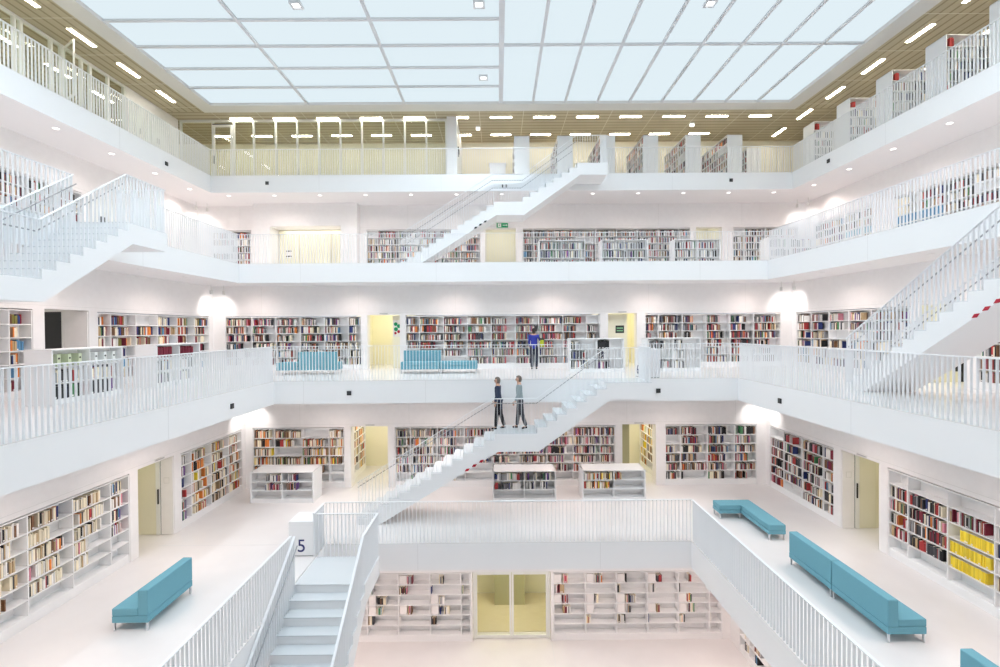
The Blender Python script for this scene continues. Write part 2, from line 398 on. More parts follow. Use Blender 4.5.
ffr = b.data('floodlight_frame', [M['skybar']])
b = MB(); b.box(-i0, i0, -i0, i0, -.02, -.005); fln = b.data('floodlight_lens', [M['down']])
n = 0
for i, x in enumerate((-9.5, -5.69, -.48, 6.14, 10.0)):
    for j, y in enumerate((17.67, 13.69, 8.5, 3.5)):
        vis = (x, y) in ((-5.69, 13.69), (-.48, 13.69), (-.48, 17.67), (6.14, 13.69))
        if y > 10 and not vis: continue
        if y > 10:
            t = thing('floodlight', 'small square floodlight set in the ' + {(-5.69, 13.69): 'second pane column of the skylight near its top', (-.48, 13.69): 'skylight just beside the central bar near its top', (-.48, 17.67): 'skylight beside the central bar near its back edge', (6.14, 13.69): 'skylight among the long narrow panes'}[(x, y)], 'floodlight', (x, y, CEIL8 - .005), 0, 'floodlights in the skylight')
            link('frame', ffr, t); link('lens', fln, t)
        light('flood_fill', 'SPOT', (x, y, CEIL8 - .12), 460, COOL, spot_size=2.75, spot_blend=.6, shadow_soft_size=.10)  # nearer rows are unseen floods without fittings, added to light the atrium
# ------------------------------------------------------------------ shelves and the books on them
PAL = {'cream': (.86, .78, .60), 'white': (.80, .78, .75), 'black': (.02, .02, .022), 'charcoal': (.07, .07, .08), 'brown': (.20, .10, .05), 'tan': (.50, .36, .20),
       'red': (.44, .05, .05), 'maroon': (.20, .02, .04), 'orange': (.75, .24, .05), 'yellow': (.90, .69, .05), 'green': (.07, .24, .10), 'olive': (.22, .20, .05),
       'navy': (.025, .04, .16), 'blue': (.10, .26, .44), 'pale blue': (.35, .55, .66), 'grey': (.36, .36, .37), 'pink': (.62, .24, .30), 'purple': (.16, .06, .26)}
MIX = {
 'cream': dict(cream=52, white=24, tan=9, orange=2, red=2, black=4, charcoal=3, brown=3, pink=1, navy=1),
 'warm': dict(orange=11, yellow=4, red=8, cream=28, white=20, brown=10, black=8, tan=14, green=2, charcoal=3),
 'mixed': dict(white=26, cream=16, black=18, charcoal=11, red=7, maroon=6, navy=5, blue=2, grey=9, green=3, orange=2, brown=8, tan=7, purple=2, pink=4),
 'dark': dict(black=22, charcoal=14, red=9, maroon=9, white=20, cream=10, brown=10, navy=5, grey=8, tan=7, orange=2, green=3, blue=1, pink=3),
 'binder': dict(blue=5, navy=12, red=14, orange=8, cream=16, brown=12, olive=6, maroon=10, white=14, black=6, green=4, tan=6),
 'sky': dict(black=15, charcoal=12, white=22, grey=10, red=5, cream=8, navy=8, purple=3, green=4)}
def pick(mix):
    d = MIX[mix]; r = random.random() * sum(d.values())
    for k, w in d.items():
        r -= w
        if r <= 0: return k
    return 'white'
BOOKS = []            # dict records; world matrix columns from the unit's frame
def fill_bay(Mx, u0, u1, w0, H, mix, fill, case, bay, row, vfront=.03, only=None, kind='book', hmax=None):
    """a row of upright books from u0 to u1 on a shelf board at height w0."""
    u = u0 + random.uniform(.004, .03); end = u0 + (u1 - u0) * min(1.0, fill); i = 0
    runs = random.random() < (.8 if mix == 'binder' else .16); col = None; hbase = random.uniform(.74, .92) * H
    while True:
        t = random.choice((.014, .018, .022, .026, .03, .034, .042)); h = min(H - .02, hbase * random.uniform(.84, 1.12)); d = random.uniform(.15, .21)
        if hmax: h = hmax * random.uniform(.96, 1)
        if u + t > end or u + t > u1 - .004: break
        if not (runs and col and random.random() < .55): col = only or pick(mix)
        i += 1
        BOOKS.append(dict(M=Mx, u=u, v=vfront + random.uniform(0, .02), w=w0 + .001, t=t - .0012, h=h, d=d, col=col, case=case, bay=bay, row=row, i=i))
        u += t
        if random.random() < .03 and not only: u += random.uniform(.03, .16)
def basis(loc, rz):
    return Matrix.Translation(Vector(loc)) @ Matrix.Rotation(rz, 4, 'Z')
SHELFMESH = {}
def board(w, d, t, bev=False):
    key = (round(w, 3), round(d, 3), round(t, 3))
    if key not in SHELFMESH: SHELFMESH[key] = MB().box(0, w, 0, d, 0, t).data('shelf', [M['shelf']])
    return SHELFMESH[key]
CASEN = [0]
def bookcase(name, label, loc, rz, divs, depth=.30, rows=6, z0=.20, pitch=.312, group=None, mix='mixed', fill=(.5, 1.0), phrase='', rowfn=None, cat='bookcase', free=False, double=False, skip_empty=.04, top_over=.0):
    """divs: divider positions along the front; local x runs along the front as one faces it, y into the depth."""
    t = thing(name, label, cat, loc, rz, group); T = .024; W = divs[-1] - divs[0]; H = z0 + rows * pitch
    D = divs[0]; g = .006
    c = MB()
    c.box(g, g + T, 0, depth, 0, H + T); c.box(W - g - T, W - g, 0, depth, 0, H + T)
    c.box(g + T, W - g - T, .02, depth, z0 - T, z0)
    c.build('carcass', M['shelf'], t)
    MB().box(g + T, W - g - T, .015, .035, .0, z0 - T).build('plinth', M['shelf'], t)
    MB().box(g - top_over, W - g + top_over, -top_over, depth + top_over, H, H + T).build('top_board', M['shelf'], t) if free else MB().box(g + T, W - g - T, 0, depth, H, H + T).build('top_board', M['shelf'], t)
    bv = depth / 2 if double else depth - .012
    MB().box(g + T, W - g - T, bv, bv + .01, z0, H).build('back_panel', M['shelf'], t)
    if free:
        MB().box(g - .012, g, -.005, depth + .005, 0, H).build('end_panel', M['fascia'], t); MB().box(W - g, W - g + .012, -.005, depth + .005, 0, H).build('end_panel', M['fascia'], t)
    inner = [d - D for d in divs]; dm = None
    for d in inner[1:-1]:
        if dm is None: dm = MB().box(-T / 2, T / 2, .004, bv - .002, z0, H - .001).data('divider', [M['shelf']])
        copy = link('divider', dm, t); copy.location = (d, 0, 0)
    Mx = basis(loc, rz)
    for bi in range(len(inner) - 1):
        a = inner[bi] + (g + T if bi == 0 else T / 2); e = inner[bi + 1] - (g + T if bi == len(inner) - 2 else T / 2)
        for r in range(rows):
            wz = z0 + r * pitch
            if r > 0: link('shelf', board(e - a - .002, bv - .008, .02), t, loc=(a + .001, .004, wz - .02))
            row = rows - r                                                   # counted from the top
            spec = rowfn(bi, row) if rowfn else None
            fl = random.uniform(*fill) if random.random() > skip_empty else 0
            mx = mix; only = None; start = a; hm = None
            if spec is not None:
                fl = spec.get('fill', fl); mx = spec.get('mix', mx); only = spec.get('only'); start = a + spec.get('start', 0); hm = spec.get('h')
            if fl > 0: fill_bay(Mx, start, e, wz, pitch - .022, mx, (fl * (e - a)) / max(.01, e - start) if start > a else fl, phrase, bi, row, only=only, hmax=hm)
            if double and fl > 0 and free == 'both':
                R = Mx @ Matrix.Translation((W, depth, 0)) @ Matrix.Rotation(PI, 4, 'Z')
                fill_bay(R, W - e, W - a, wz, pitch - .022, mx, fl, phrase + ' rear', bi, row)
    return t

def wall_loc(k, side, divs):
    wx0, wx1, wy0, wy1 = WALL[k]
    if side == 'back': return (divs[0], wy1 + .008, FL[k]), 0
    if side == 'left': return (wx0 - .008, divs[0], FL[k]), PI / 2
    return (wx1 + .008, divs[-1], FL[k]), -PI / 2
BG = 'built-in bookcases'
def built_in(k, side, divs, label, phrase, **kw):
    loc, rz = wall_loc(k, side, divs)
    dv = divs if side != 'right' else [divs[-1] - d + 0 for d in reversed(divs)]
    return bookcase('built_in_bookcase', label, loc, rz, dv, group=BG, phrase=phrase, **kw)

sparse4 = lambda bi, row: {'fill': (.05, .2, .36, .2, .28, .0, .16)[(bi * 3 + row) % 7] if row < 6 else 0, 'start': .26 if row in (1, 3, 4) else 0}
built_in(4, 'back', CASES_BACK[4][0], 'sparsely filled white bookcase on the lowest floor beside the stair, before the glass door', 'lowest floor by stair', rowfn=sparse4, mix='mixed')
built_in(4, 'back', CASES_BACK[4][1], 'sparsely filled white bookcase on the lowest floor, beyond the glass double door', 'lowest floor past glass door', rowfn=sparse4, mix='mixed')
built_in(4, 'right', L4_SIDE[0], 'sparse white bookcase on the lowest floor, side wall just visible under the gallery edge', 'lowest side wall', rowfn=lambda bi, row: {'fill': .18 if (bi + row) % 3 else .35, 'start': .2}, mix='mixed')

built_in(5, 'back', CASES_BACK[5][0], 'white built-in bookcase behind the low white shelf at the far left corner, fifth floor', 'far corner by yellow doorway', mix='warm', fill=(.7, 1), rowfn=lambda bi, row: {'fill': 0} if row == 6 and bi > 1 else None)
built_in(5, 'back', CASES_BACK[5][1], 'widest white built-in bookcase of the fifth floor, behind the central staircase', 'behind the stair', mix='mixed', fill=(.65, 1), rowfn=lambda bi, row: {'fill': 0} if (row == 6 and bi > 2) else None)
built_in(5, 'back', CASES_BACK[5][2], 'white built-in bookcase beyond the L-shaped teal bench, far right corner, fifth floor', 'beyond L-shaped bench', mix='dark', fill=(.6, 1), rowfn=lambda bi, row: {'fill': .1} if row == 6 and bi == 1 else None)
c1, d, c2 = SIDE[5]
built_in(5, 'left', c1, 'long white bookcase of cream books behind the lone teal sofa at left, fifth floor', 'behind lone sofa', mix='cream', fill=(.62, .95), skip_empty=.0,
         rowfn=lambda bi, row: {'fill': 0} if row == 6 else ({'fill': 0} if (bi == 5 and row == 5) else {'fill': .45} if bi == 4 and row > 3 else {'fill': 0} if bi == 4 and row == 5 else {'mix': 'mixed'} if bi == 5 else None))
built_in(5, 'left', c2, 'white bookcase of orange books between side door and far left corner, fifth floor', 'of orange books', mix='warm', fill=(.7, 1), rowfn=lambda bi, row: {'mix': 'sky', 'fill': .6} if bi == 0 else None)
def yellow_rows(bi, row):
    # bays counted from the door side; right wall reads left to right away from the corner
    if row == 6: return {'fill': 0}
    if row == 1: return {'fill': 0}
    if bi == 2:
        if row == 2: return {'fill': .80, 'mix': 'mixed'}
        if row in (3, 4, 5): return {'fill': (.90, .92, .84)[row - 3], 'only': 'yellow', 'start': .22 if row == 3 else 0, 'h': .225}
    return {'fill': random.uniform(.82, 1) if bi < 2 else .8}
built_in(5, 'right', c1, 'long white bookcase with rows of yellow books at right, fifth floor', 'with yellow rows', mix='dark', rowfn=yellow_rows)
built_in(5, 'right', c2, 'white bookcase between the far right corner and the side door, fifth floor', 'between corner and door', mix='dark', fill=(.85, 1), rowfn=lambda bi, row: ({'fill': .5} if row < 3 and bi == 1 else {'fill': .0} if row == 6 and bi == 1 else None))

built_in(6, 'back', CASES_BACK[6][0], 'white built-in bookcase behind the teal sofa with tall back, left of yellow doorway, sixth floor', 'sixth floor behind sofa', mix='mixed', fill=(.5, 1))
built_in(6, 'back', CASES_BACK[6][1], 'white built-in bookcase where the person in blue stands, sixth floor', 'sixth floor by person', mix='dark', fill=(.6, 1))
built_in(6, 'back', CASES_BACK[6][2], 'white built-in bookcase right of the second yellow doorway, back wall, sixth floor', 'sixth floor past doorway', mix='dark', fill=(.4, .95))
c1, d, c2 = SIDE[6]
built_in(6, 'left', c1, 'white bookcase of colourful binders before the dark door at left, sixth floor', 'before dark door', mix='binder', fill=(.4, .75))
built_in(6, 'left', c2, 'white bookcase of coloured binders beyond the dark door at left, sixth floor', 'beyond dark door', mix='binder', fill=(.45, .95))
built_in(6, 'right', c2, 'white bookcase behind the side staircase toward the far right corner, sixth floor', 'behind side stair', mix='mixed', fill=(.45, .85))
built_in(6, 'right', c1, 'white bookcase of red and dark books under the side staircase at right edge, sixth floor', 'under side stair', mix='dark', fill=(.7, 1))

built_in(7, 'back', CASES_BACK[7][0], 'narrow white bookcase in the far left corner beside the wide cream doorway, seventh floor', 'seventh floor corner', mix='dark', fill=(.8, 1))
built_in(7, 'back', CASES_BACK[7][1], 'white bookcase half hidden by the upper staircase, back wall, seventh floor', 'behind upper stair', mix='mixed', fill=(.8, 1))
built_in(7, 'back', CASES_BACK[7][2], 'widest white bookcase of the seventh floor, right of the exit sign', 'right of exit sign', mix='dark', fill=(.8, 1))
built_in(7, 'back', CASES_BACK[7][3], 'white bookcase in the far right corner, back wall, seventh floor', 'seventh floor far corner', mix='dark', fill=(.8, 1))
built_in(7, 'left', L7_LEFT[0], 'white bookcase behind the left staircase, side wall, seventh floor', 'behind left stair', mix='dark', fill=(.7, 1))
built_in(7, 'right', L7_RIGHT[0], 'long white bookcase with a blue bottom row at right, seventh floor', 'with blue row', mix='dark', fill=(.8, 1), rowfn=lambda bi, row: {'only': 'blue', 'fill': .95, 'h': .27} if row in (3, 4) and bi < 2 else {'only': 'cream', 'fill': .45, 'h': .27} if row in (1, 2) and bi == 0 else None)
built_in(7, 'right', L7_RIGHT[1], 'shorter white bookcase nearer the far right corner, side wall, seventh floor', 'seventh floor side wall', mix='mixed', fill=(.8, 1), rowfn=lambda bi, row: {'only': 'pale blue', 'fill': .9} if row == 3 and bi > 1 else None)

# free-standing low shelves
def low_shelf(label, phrase, loc, rz, W, D, H, rows, bays, group, mix='mixed', fill=(.5, .95), rowfn=None, both=False):
    z0 = .12; return bookcase('low_shelf', label, loc, rz, [W * i / bays for i in range(bays + 1)], depth=D, rows=rows, z0=z0, pitch=(H - z0 - .03) / rows, group=group, mix=mix, fill=fill, phrase=phrase, rowfn=rowfn, free='both' if both else True, double=True, cat='shelf', top_over=.012)
G5 = 'low free-standing shelves of the fifth floor'
emp3 = lambda f1, f2: (lambda bi, row: {'fill': 0} if row == 3 else {'fill': (f1, f2)[row - 1][bi]})
low_shelf('low white free-standing shelf at far left before the corner bookcase, fifth floor', 'low left shelf', (-7.96, 15.2, FL[5]), 0, 2.0, .75, 1.0, 3, 2, G5, 'mixed', rowfn=lambda bi, row: {'fill': 0} if row == 3 else {'fill': .85 if bi == 0 else .35, 'start': .42 if bi == 0 else .12})
low_shelf('low white free-standing shelf under the staircase landing, fifth floor', 'low shelf under landing', (-.2, 15.1, FL[5]), 0, 2.0, .75, 1.0, 3, 2, G5, 'sky', rowfn=emp3((.95, .9), (.9, .8)))
low_shelf('low white free-standing shelf with a purple book, right of the landing, fifth floor', 'low shelf with purple book', (2.66, 15.1, FL[5]), 0, 2.0, .75, 1.0, 3, 2, G5, 'warm', rowfn=emp3((.95, .25), (.9, 0)))
G6 = 'low free-standing shelves of the sixth floor'
low_shelf('low white shelf at the gallery edge left of the stair block, sixth floor', 'sixth floor edge shelf', (2.55, 16.9, FL[6]), 0, 1.92, .6, 1.2, 3, 2, G6, 'sky', fill=(.3, .8))
low_shelf('low white shelf behind the stair block, right of the staircase top, sixth floor', 'shelf behind block', (5.28, 16.9, FL[6]), 0, 1.92, .6, 1.2, 3, 2, G6, 'sky', fill=(.3, .9))
low_shelf('nearer low white shelf with file boxes behind the left railing, sixth floor', 'with file boxes', (-9.45, 10.1, FL[6]), PI / 2, 1.9, .58, 1.2, 3, 2, G6, 'sky', rowfn=lambda bi, row: {'fill': 0} if row == 1 else {'fill': .8})
low_shelf('farther low white shelf behind the left railing, sixth floor', 'farther left shelf', (-9.45, 13.2, FL[6]), PI / 2, 1.9, .58, 1.2, 3, 2, G6, 'sky', rowfn=lambda bi, row: {'only': 'maroon', 'fill': .7, 'start': .05} if row == 1 else {'fill': .7})
G7 = 'low free-standing shelves of the seventh floor'
for x, lb in ((1.7, 'low pale shelf before the widest bookcase nearest the exit doorway, seventh floor'), (4.28, 'middle low pale shelf before the widest bookcase, seventh floor'), (7.28, 'low pale shelf standing before the second cream doorway, seventh floor')):
    low_shelf(lb, 'seventh floor low shelf', (x, 19.6, FL[7]), 0, 1.9, .6, 1.2, 3, 2, G7, 'sky', fill=(.8, 1))
low_shelf('low pale shelf at the far right gallery corner behind the railing, seventh floor', 'seventh floor corner shelf', (11.15, 19.6, FL[7]), 0, 1.9, .6, 1.25, 3, 2, G7, 'sky', fill=(.8, 1))

# tall double shelves of the top floor, end panel to the atrium
G8B = 'tall shelves along the top floor back railing'; G8R = 'tall shelves along the top floor right railing'
xs8 = [.77, 2.67, 4.54, 6.44, 8.31, 10.15]
lab8 = ['first tall shelf end from the upper stair block, top floor back', 'second tall shelf end of the top floor back, just before the stair head', 'third tall shelf end of the top floor back, beside the stair head', 'fourth tall shelf of the top floor back, books showing on its left side', 'fifth tall shelf of the top floor back, next to last lit by daylight', 'sixth tall shelf of the top floor back, last with a blue-white end']
for x, lb in zip(xs8, lab8):
    # runs away from the railing along y; faces to -x: local x along -y
    bookcase('tall_shelf', lb, (x, 23.75, FL[8]), -PI / 2, [0, .91, 1.82, 2.74], depth=.66, rows=6, z0=.12, pitch=.33, group=G8B, mix='dark', fill=(.9, 1), phrase='top floor', free=True, double=True, cat='shelf')
bookcase('tall_shelf', 'short cream-ended tall shelf in the far right corner, top floor back', (11.6, 23.75, FL[8]), -PI / 2, [0, .8, 1.6], depth=.66, rows=6, z0=.12, pitch=.30, group=G8B, mix='dark', fill=(.8, 1), phrase='top floor', free=True, double=True, cat='shelf')
for j, y in enumerate((10.1, 12.0, 13.89, 15.79, 17.7, 19.7)):
    bookcase('tall_shelf', ['tall white shelf end at the very edge of the view, top floor right', 'nearest full tall shelf at right, top floor, tall end panel at the edge of view', 'second full tall shelf from the right edge, red books on top, top floor', 'third tall shelf from the right edge with red books on top, top floor', 'fourth tall shelf from the right edge, top floor right side', 'farthest tall shelf of the top floor right side, by the corner'][j],
             (13.1, y, FL[8]), 0, [0, .92, 1.84, 2.76, 3.68], depth=.66, rows=6, z0=.12, pitch=.33, group=G8R, mix='sky', fill=(.9, 1), phrase='top floor right', free=True, double=True, cat='shelf', rowfn=lambda bi, row: {'only': 'red', 'fill': .16, 'start': .10} if row == 1 and bi == 0 else {'fill': .0 if row == 1 and bi == 0 else random.uniform(.9, 1)})

# white face-out boxes on the sparse shelves of the lowest floor, file boxes on the sixth-floor shelf
BOXM = MB().box(0, .22, 0, .12, 0, .255).data('display_box', [M['card']])
n = 0
for (divs, nm) in ((CASES_BACK[4][0], 'bookcase beside the stair'), (CASES_BACK[4][1], 'bookcase past the glass door')):
    for bi in range(len(divs) - 1):
        if divs[bi + 1] - divs[bi] < .5: continue
        for row in (1, 3, 4):
            if (bi * 2 + row) % 5 == 4: continue
            o = link('display_box', BOXM); o.location = (divs[bi] + .035, WALL[4][3] + .05, .20 + (6 - row) * .312 + .002)
            tag(o, f'white display box, {ORD[row-1]} shelf, {ORD[bi]} bay, lowest floor {nm}', 'display box', 'white display boxes on the lowest floor')
for i in range(6):
    b = MB(); pl = 'pale green' if i < 3 else 'white'
    b.prism([(0, 0), (.085, 0), (.085, .16), (.0, .27)], -.04, .04) if False else b.box(-.04, .04, 0, .23, 0, .26)
    o = b.build('file_box', mat('file_%d' % i, (.62, .68, .48) if i < 3 else (.80, .82, .80), .6)); MB().cyl((0, .17), .022, -.003, .001, 12, 0, None, 'y').build('finger_hole', M['black'], o)
    a = 10.1 + (.16, .42, .68)[i % 3] + (.95 if i >= 3 else 0) + .05
    o.location = (-9.49, a, FL[6] + .12 + 2 * .35 + .002); o.rotation_euler = (0, 0, PI / 2)
    tag(o, f'{ORD[i % 3]} {pl} file box on the top row of the shelf behind the left railing', 'file box', 'file boxes on the sixth floor shelf')
# ------------------------------------------------------------------ railings
RH = 1.066; PITCH = .097
BALM = {}
def bal_mesh(h, depth=.042):
    key = round(h, 2)
    if key not in BALM: BALM[key] = MB().box(-.005, .005, -depth / 2, depth / 2, 0, h).data('baluster', [M['rail']])
    return BALM[key]
def railing(label, runs, group, cat='railing', handrail=None, name='railing', zfun=None, RH=RH):
    """runs: polylines [(x, y, z)...] of the walking line; balusters stand along each, a flat top rail runs above."""
    p0 = Vector(runs[0][0]); t = thing(name, label, cat, tuple(p0), 0, group)
    spots = []; top = MB(); foot = MB()
    for run in runs:
        pts = [Vector(p) for p in run]
        for a, c in zip(pts, pts[1:]):
            d = c - a; L = math.hypot(d.x, d.y); ang = math.atan2(d.y, d.x); n = max(1, round(L / PITCH))
            sl = d.z / L if L > 0 else 0
            top.bar(a - p0 + Vector((0, 0, RH)), c - p0 + Vector((0, 0, RH)), .05, .018)
            for i in range(n):
                f = (i + .5) / n; q = a + d * f; spots.append((q, ang))
    top.build('top_rail', M['rail'], t)
    if handrail:
        for hr in handrail:
            hb = MB()
            for a, c in zip(hr, hr[1:]): hb.bar(Vector(a) - p0, Vector(c) - p0, .022, .022)
            hb.build('handrail', M['grip'], t)
    me = bal_mesh(RH - .01)
    def size(s):
        pr = project(s[0] + Vector((0, 0, .5)))
        if pr is None: return 0
        inside = -20 < pr[0] < 1020 and -40 < pr[1] < 707
        return (1 if inside else .001) / pr[2]
    spots.sort(key=size, reverse=True)
    def foot_of(q): return (zfun(q) if zfun else q.z) + .0005
    for q, ang in spots[:100]:
        zb = foot_of(q); o = link('baluster', me, t, loc=(q.x - p0.x, q.y - p0.y, zb - p0.z)); o.rotation_euler = (0, 0, ang)
        if zfun: o.scale = (1, 1, (q.z + RH - .01 - zb) / (RH - .01))
    rest = spots[100:]
    if rest:
        b = MB(); h = RH - .01
        for q, ang in rest:
            c, s_ = math.cos(ang), math.sin(ang); r = q - p0; k = len(b.v); zb = foot_of(q) - q.z
            for z in (zb, h):
                for ux, vy in ((-.005, -.021), (.005, -.021), (.005, .021), (-.005, .021)):
                    b.v.append((r.x + ux * c - vy * s_, r.y + ux * s_ + vy * c, r.z + z))
            b.f += [(k, k+3, k+2, k+1), (k+4, k+5, k+6, k+7), (k, k+1, k+5, k+4), (k+1, k+2, k+6, k+5), (k+2, k+3, k+7, k+6), (k+3, k, k+4, k+7)]; b.m += [0] * 6
        tag(b.build('baluster_row', M['rail'], t), None, None, None, 'stuff')
    return t
GR = 'gallery railings of flat white bars'
I = .035
def gallery(k, back, left, right):
    x0, x1, y0, y1 = EDGE[k]; z = FL[k]; nm = FLOORNAME[k]
    railing(f'white flat-bar railing along the back edge of the {nm} floor gallery', [[(a, y1 + I, z), (c, y1 + I, z)] for a, c in back], GR)
    railing(f'white flat-bar railing along the left edge of the {nm} floor gallery', [[(x0 - I, a, z), (x0 - I, c, z)] for a, c in left], GR)
    railing(f'white flat-bar railing along the right edge of the {nm} floor gallery', [[(x1 + I, a, z), (x1 + I, c, z)] for a, c in right], GR)
gallery(5, [(-4.53, 4.99)], [(3.4, 10.28), (11.54, 12.24)], [(3.4, 12.24)])
gallery(6, [(-6.94, 2.93), (4.36, 7.43)], [(4.2, 14.645)], [(4.2, 14.645)])
gallery(7, [(-9.47, 9.93)], [(7.0, 10.68), (11.92, 17.41)], [(7.0, 17.41)])
gallery(8, [(-11.76, 3.12), (4.29, 12.19)], [(9.0, 19.6)], [(9.0, 19.6)])

# ------------------------------------------------------------------ staircases
GS = 'white staircases between the galleries'
def staircase(label, loc, rz, w, n1, r1, t1, land, n2, r2, t2, plat, rlabel, thick=.50, red=True, open_end=True, sides=(True, True), marks='red', rail_end=True, rh=RH, mark0=.74):
    t = thing('staircase', label, 'staircase', loc, rz, GS)
    prof = []; u = 0.0; z = 0.0; noses = []
    for i in range(n1):
        prof.append((u, z)); z += r1; prof.append((u, z)); noses.append((u, z, t1 if i < n1 - 1 else land))
        u += t1 if i < n1 - 1 else land
    zl = z; ul0 = u - land; ul1 = u
    for i in range(n2):
        prof.append((u, z)); z += r2; prof.append((u, z)); noses.append((u, z, t2 if i < n2 - 1 else plat))
        u += t2 if i < n2 - 1 else plat
    ue = u; up0 = u - plat
    top = [(a, c) for a, c in prof] + [(ue, z)]
    s1 = r1 / t1; s2 = r2 / t2; th = thick
    # soffit from the far end back down
    pl = .45
    e2 = up0 + (z - pl - (zl - th) ) * 0
    under = [(ue, z - pl), (up0 + .12, z - pl), (ul1 + .04, zl - th), (ul0 + .1, zl - th)]
    uf = ul0 + .1 - (zl - th) / s1
    under += [(uf, 0.0)]
    # the outline must run counter-clockwise: bottom first, then up the far end and back along the steps
    poly = [(uf, 0.0)] + [under[3], under[2], under[1], under[0]] + list(reversed(top))
    MB().prism(poly, 0.0, w).build('flight', M['stair'], t)
    tm = {}
    for (a, zz, run) in noses:
        key = round(run, 3)
        if key not in tm: tm[key] = MB().box(-.012, run - .004, .03, w - .03, .001, .016).data('tread', [M['tread']])
        link('tread', tm[key], t, loc=(a, 0, zz))
    for k in range(3):
        u0 = uf + (mark0 + .062 * k) * (ul0 - uf); z0 = (u0 - uf) * s1
        d = .055
        c = MB().prism([(u0, z0 + .03), (u0 + .10, z0 + .04), (u0 + .15, z0 + .115), (u0 + .05, z0 + .105)], -.006, -.001)
        o = c.build('headroom_mark', M[marks], t); o['label'] = ('red' if marks == 'red' else 'dark') + ' headroom mark on the side of the flight'
    # railings: along both sides
    R = basis(loc, rz)
    def path(v):
        return [(0.0, v, r1), (ul0 - t1 * .2, v, zl), (ul1, v, zl), (up0 - .02, v, z), (ue - .03, v, z)]
    runs = []
    for s, v in zip(sides, (.03, w - .03)):
        if s is True: runs.append([tuple(R @ Vector(p)) for p in path(v)])
        elif s == 'lower':
            runs.append([tuple(R @ Vector(p)) for p in path(v)[:4]])
    if rail_end: runs.append([tuple(R @ Vector((ue - .03, .08, z))), tuple(R @ Vector((ue - .03, w - .03, z)))])
    hr = []
    for v in ((.09,) if sides[1] is False else (.09, w - .09)):
        hr.append([tuple(R @ (Vector(p) + Vector((0, 0, .86)))) for p in path(v)[:4]])
    Ri = R.inverted()
    def tread_z(q):
        u = (Ri @ q).x; best = 0.0
        for (a, zz, run) in noses:
            if a - .03 <= u: best = zz + .017
        return best + loc[2]
    railing(rlabel, runs, 'railings of the staircases', handrail=hr, zfun=tread_z, RH=rh)
    return t
# centre: fifth to sixth floor
zl = 6.58
staircase('white staircase with two people on its landing, rising to the sixth floor', (-4.03, 13.43, FL[5] + .002), 0, 1.20, 14, (zl - FL[5]) / 14, .30, 1.21, 8, (FL[6] - zl) / 8, .283, 1.29, 'white flat-bar railing of the central staircase with the two people', sides=(True, False), rh=1.0)
staircase('white upper staircase rising to the eighth floor in front of the back bookcases', (-3.75, 18.37, FL[7] + .002), 0, 1.20, 14, 2.44 / 14, .278, 1.12, 8, 1.48 / 8, .30, 1.17, 'white flat-bar railing of the upper back staircase', sides=(True, 'lower'), marks='black')
staircase('white staircase at left rising from the sixth to the seventh floor', (-8.2, 3.58, FL[6] + .002), PI / 2, 1.215, 14, 2.52 / 14, .29, 1.25, 8, 1.46 / 8, .29, 1.24, 'white flat-bar railing of the staircase at left', sides=(True, 'lower'), thick=.41)
staircase('white staircase at right edge rising from the sixth floor, red marks on its side', (8.65, 11.85, FL[6] + .002), -PI / 2, 1.225, 14, 4.0 / 22, .283, 1.25, 8, 4.0 / 22, .283, 1.2, 'white flat-bar railing of the staircase at the right edge', sides=(True, 'lower'), mark0=.84)
staircase('white staircase descending to the lowest floor at bottom, seen from its head', (-2.93, 10.28 - 7 * .29 - 1.25 - 13 * .29, .002), PI / 2, 1.54, 14, FL[5] / 22, .29, 1.25, 8, FL[5] / 22, .29, 1.26, 'white flat-bar railing of the staircase descending at bottom', sides=(True, 'lower'))

# ------------------------------------------------------------------ level blocks with numbers
def text_mesh(name, txt, size, m, parent, loc, rot, ext=.004):
    cu = bpy.data.curves.new(name, 'FONT'); cu.body = txt; cu.size = size; cu.extrude = ext; cu.align_x = 'CENTER'
    o = bpy.data.objects.new(name, cu); COL.objects.link(o)
    bpy.context.view_layer.update()
    me = bpy.data.meshes.new_from_object(o.evaluated_get(bpy.context.evaluated_depsgraph_get())); bpy.data.objects.remove(o)
    me.materials.clear(); me.materials.append(m)
    q = link(name, me, parent, loc=loc); q.rotation_euler = rot; return q
t = thing('number_block', 'white box-shaped floor marker bearing a dark blue 5 at the head of the stair', 'floor marker', (-4.85, 11.9, FL[5]))
MB().box(-.30, .30, -.32, .30, .03, .86).build('body', M['white'], t, bevel=.006); MB().box(-.27, .27, -.29, .27, 0, .03).build('plinth', M['seam'], t)
text_mesh('numeral', '5', .44, M['blue'], t, (.01, -.322, .12), (PI / 2, 0, 0))
t = thing('number_block', 'white box-shaped floor marker with a small 6 on its side, by the central stair top', 'floor marker', (4.72, 15.02, FL[6]))
MB().box(-.32, .30, -.30, .30, .03, .90).build('body', M['white'], t, bevel=.006); MB().box(-.29, .27, -.27, .27, 0, .03).build('plinth', M['seam'], t)
text_mesh('numeral', '6', .40, M['blue'], t, (-.322, -.02, .12), (PI / 2, 0, -PI / 2))
t = thing('counter', 'small bright white counter behind the top floor railing near the stair head', 'counter', (.03, 21.9, FL[8]))
MB().box(-.36, .36, -.25, .25, .06, 1.12).build('body', M['white'], t, bevel=.006); MB().box(-.39, .39, -.28, .28, 1.12, 1.16).build('counter_top', M['white'], t); MB().box(-.33, .33, -.22, .22, 0, .06).build('plinth', M['seam'], t)

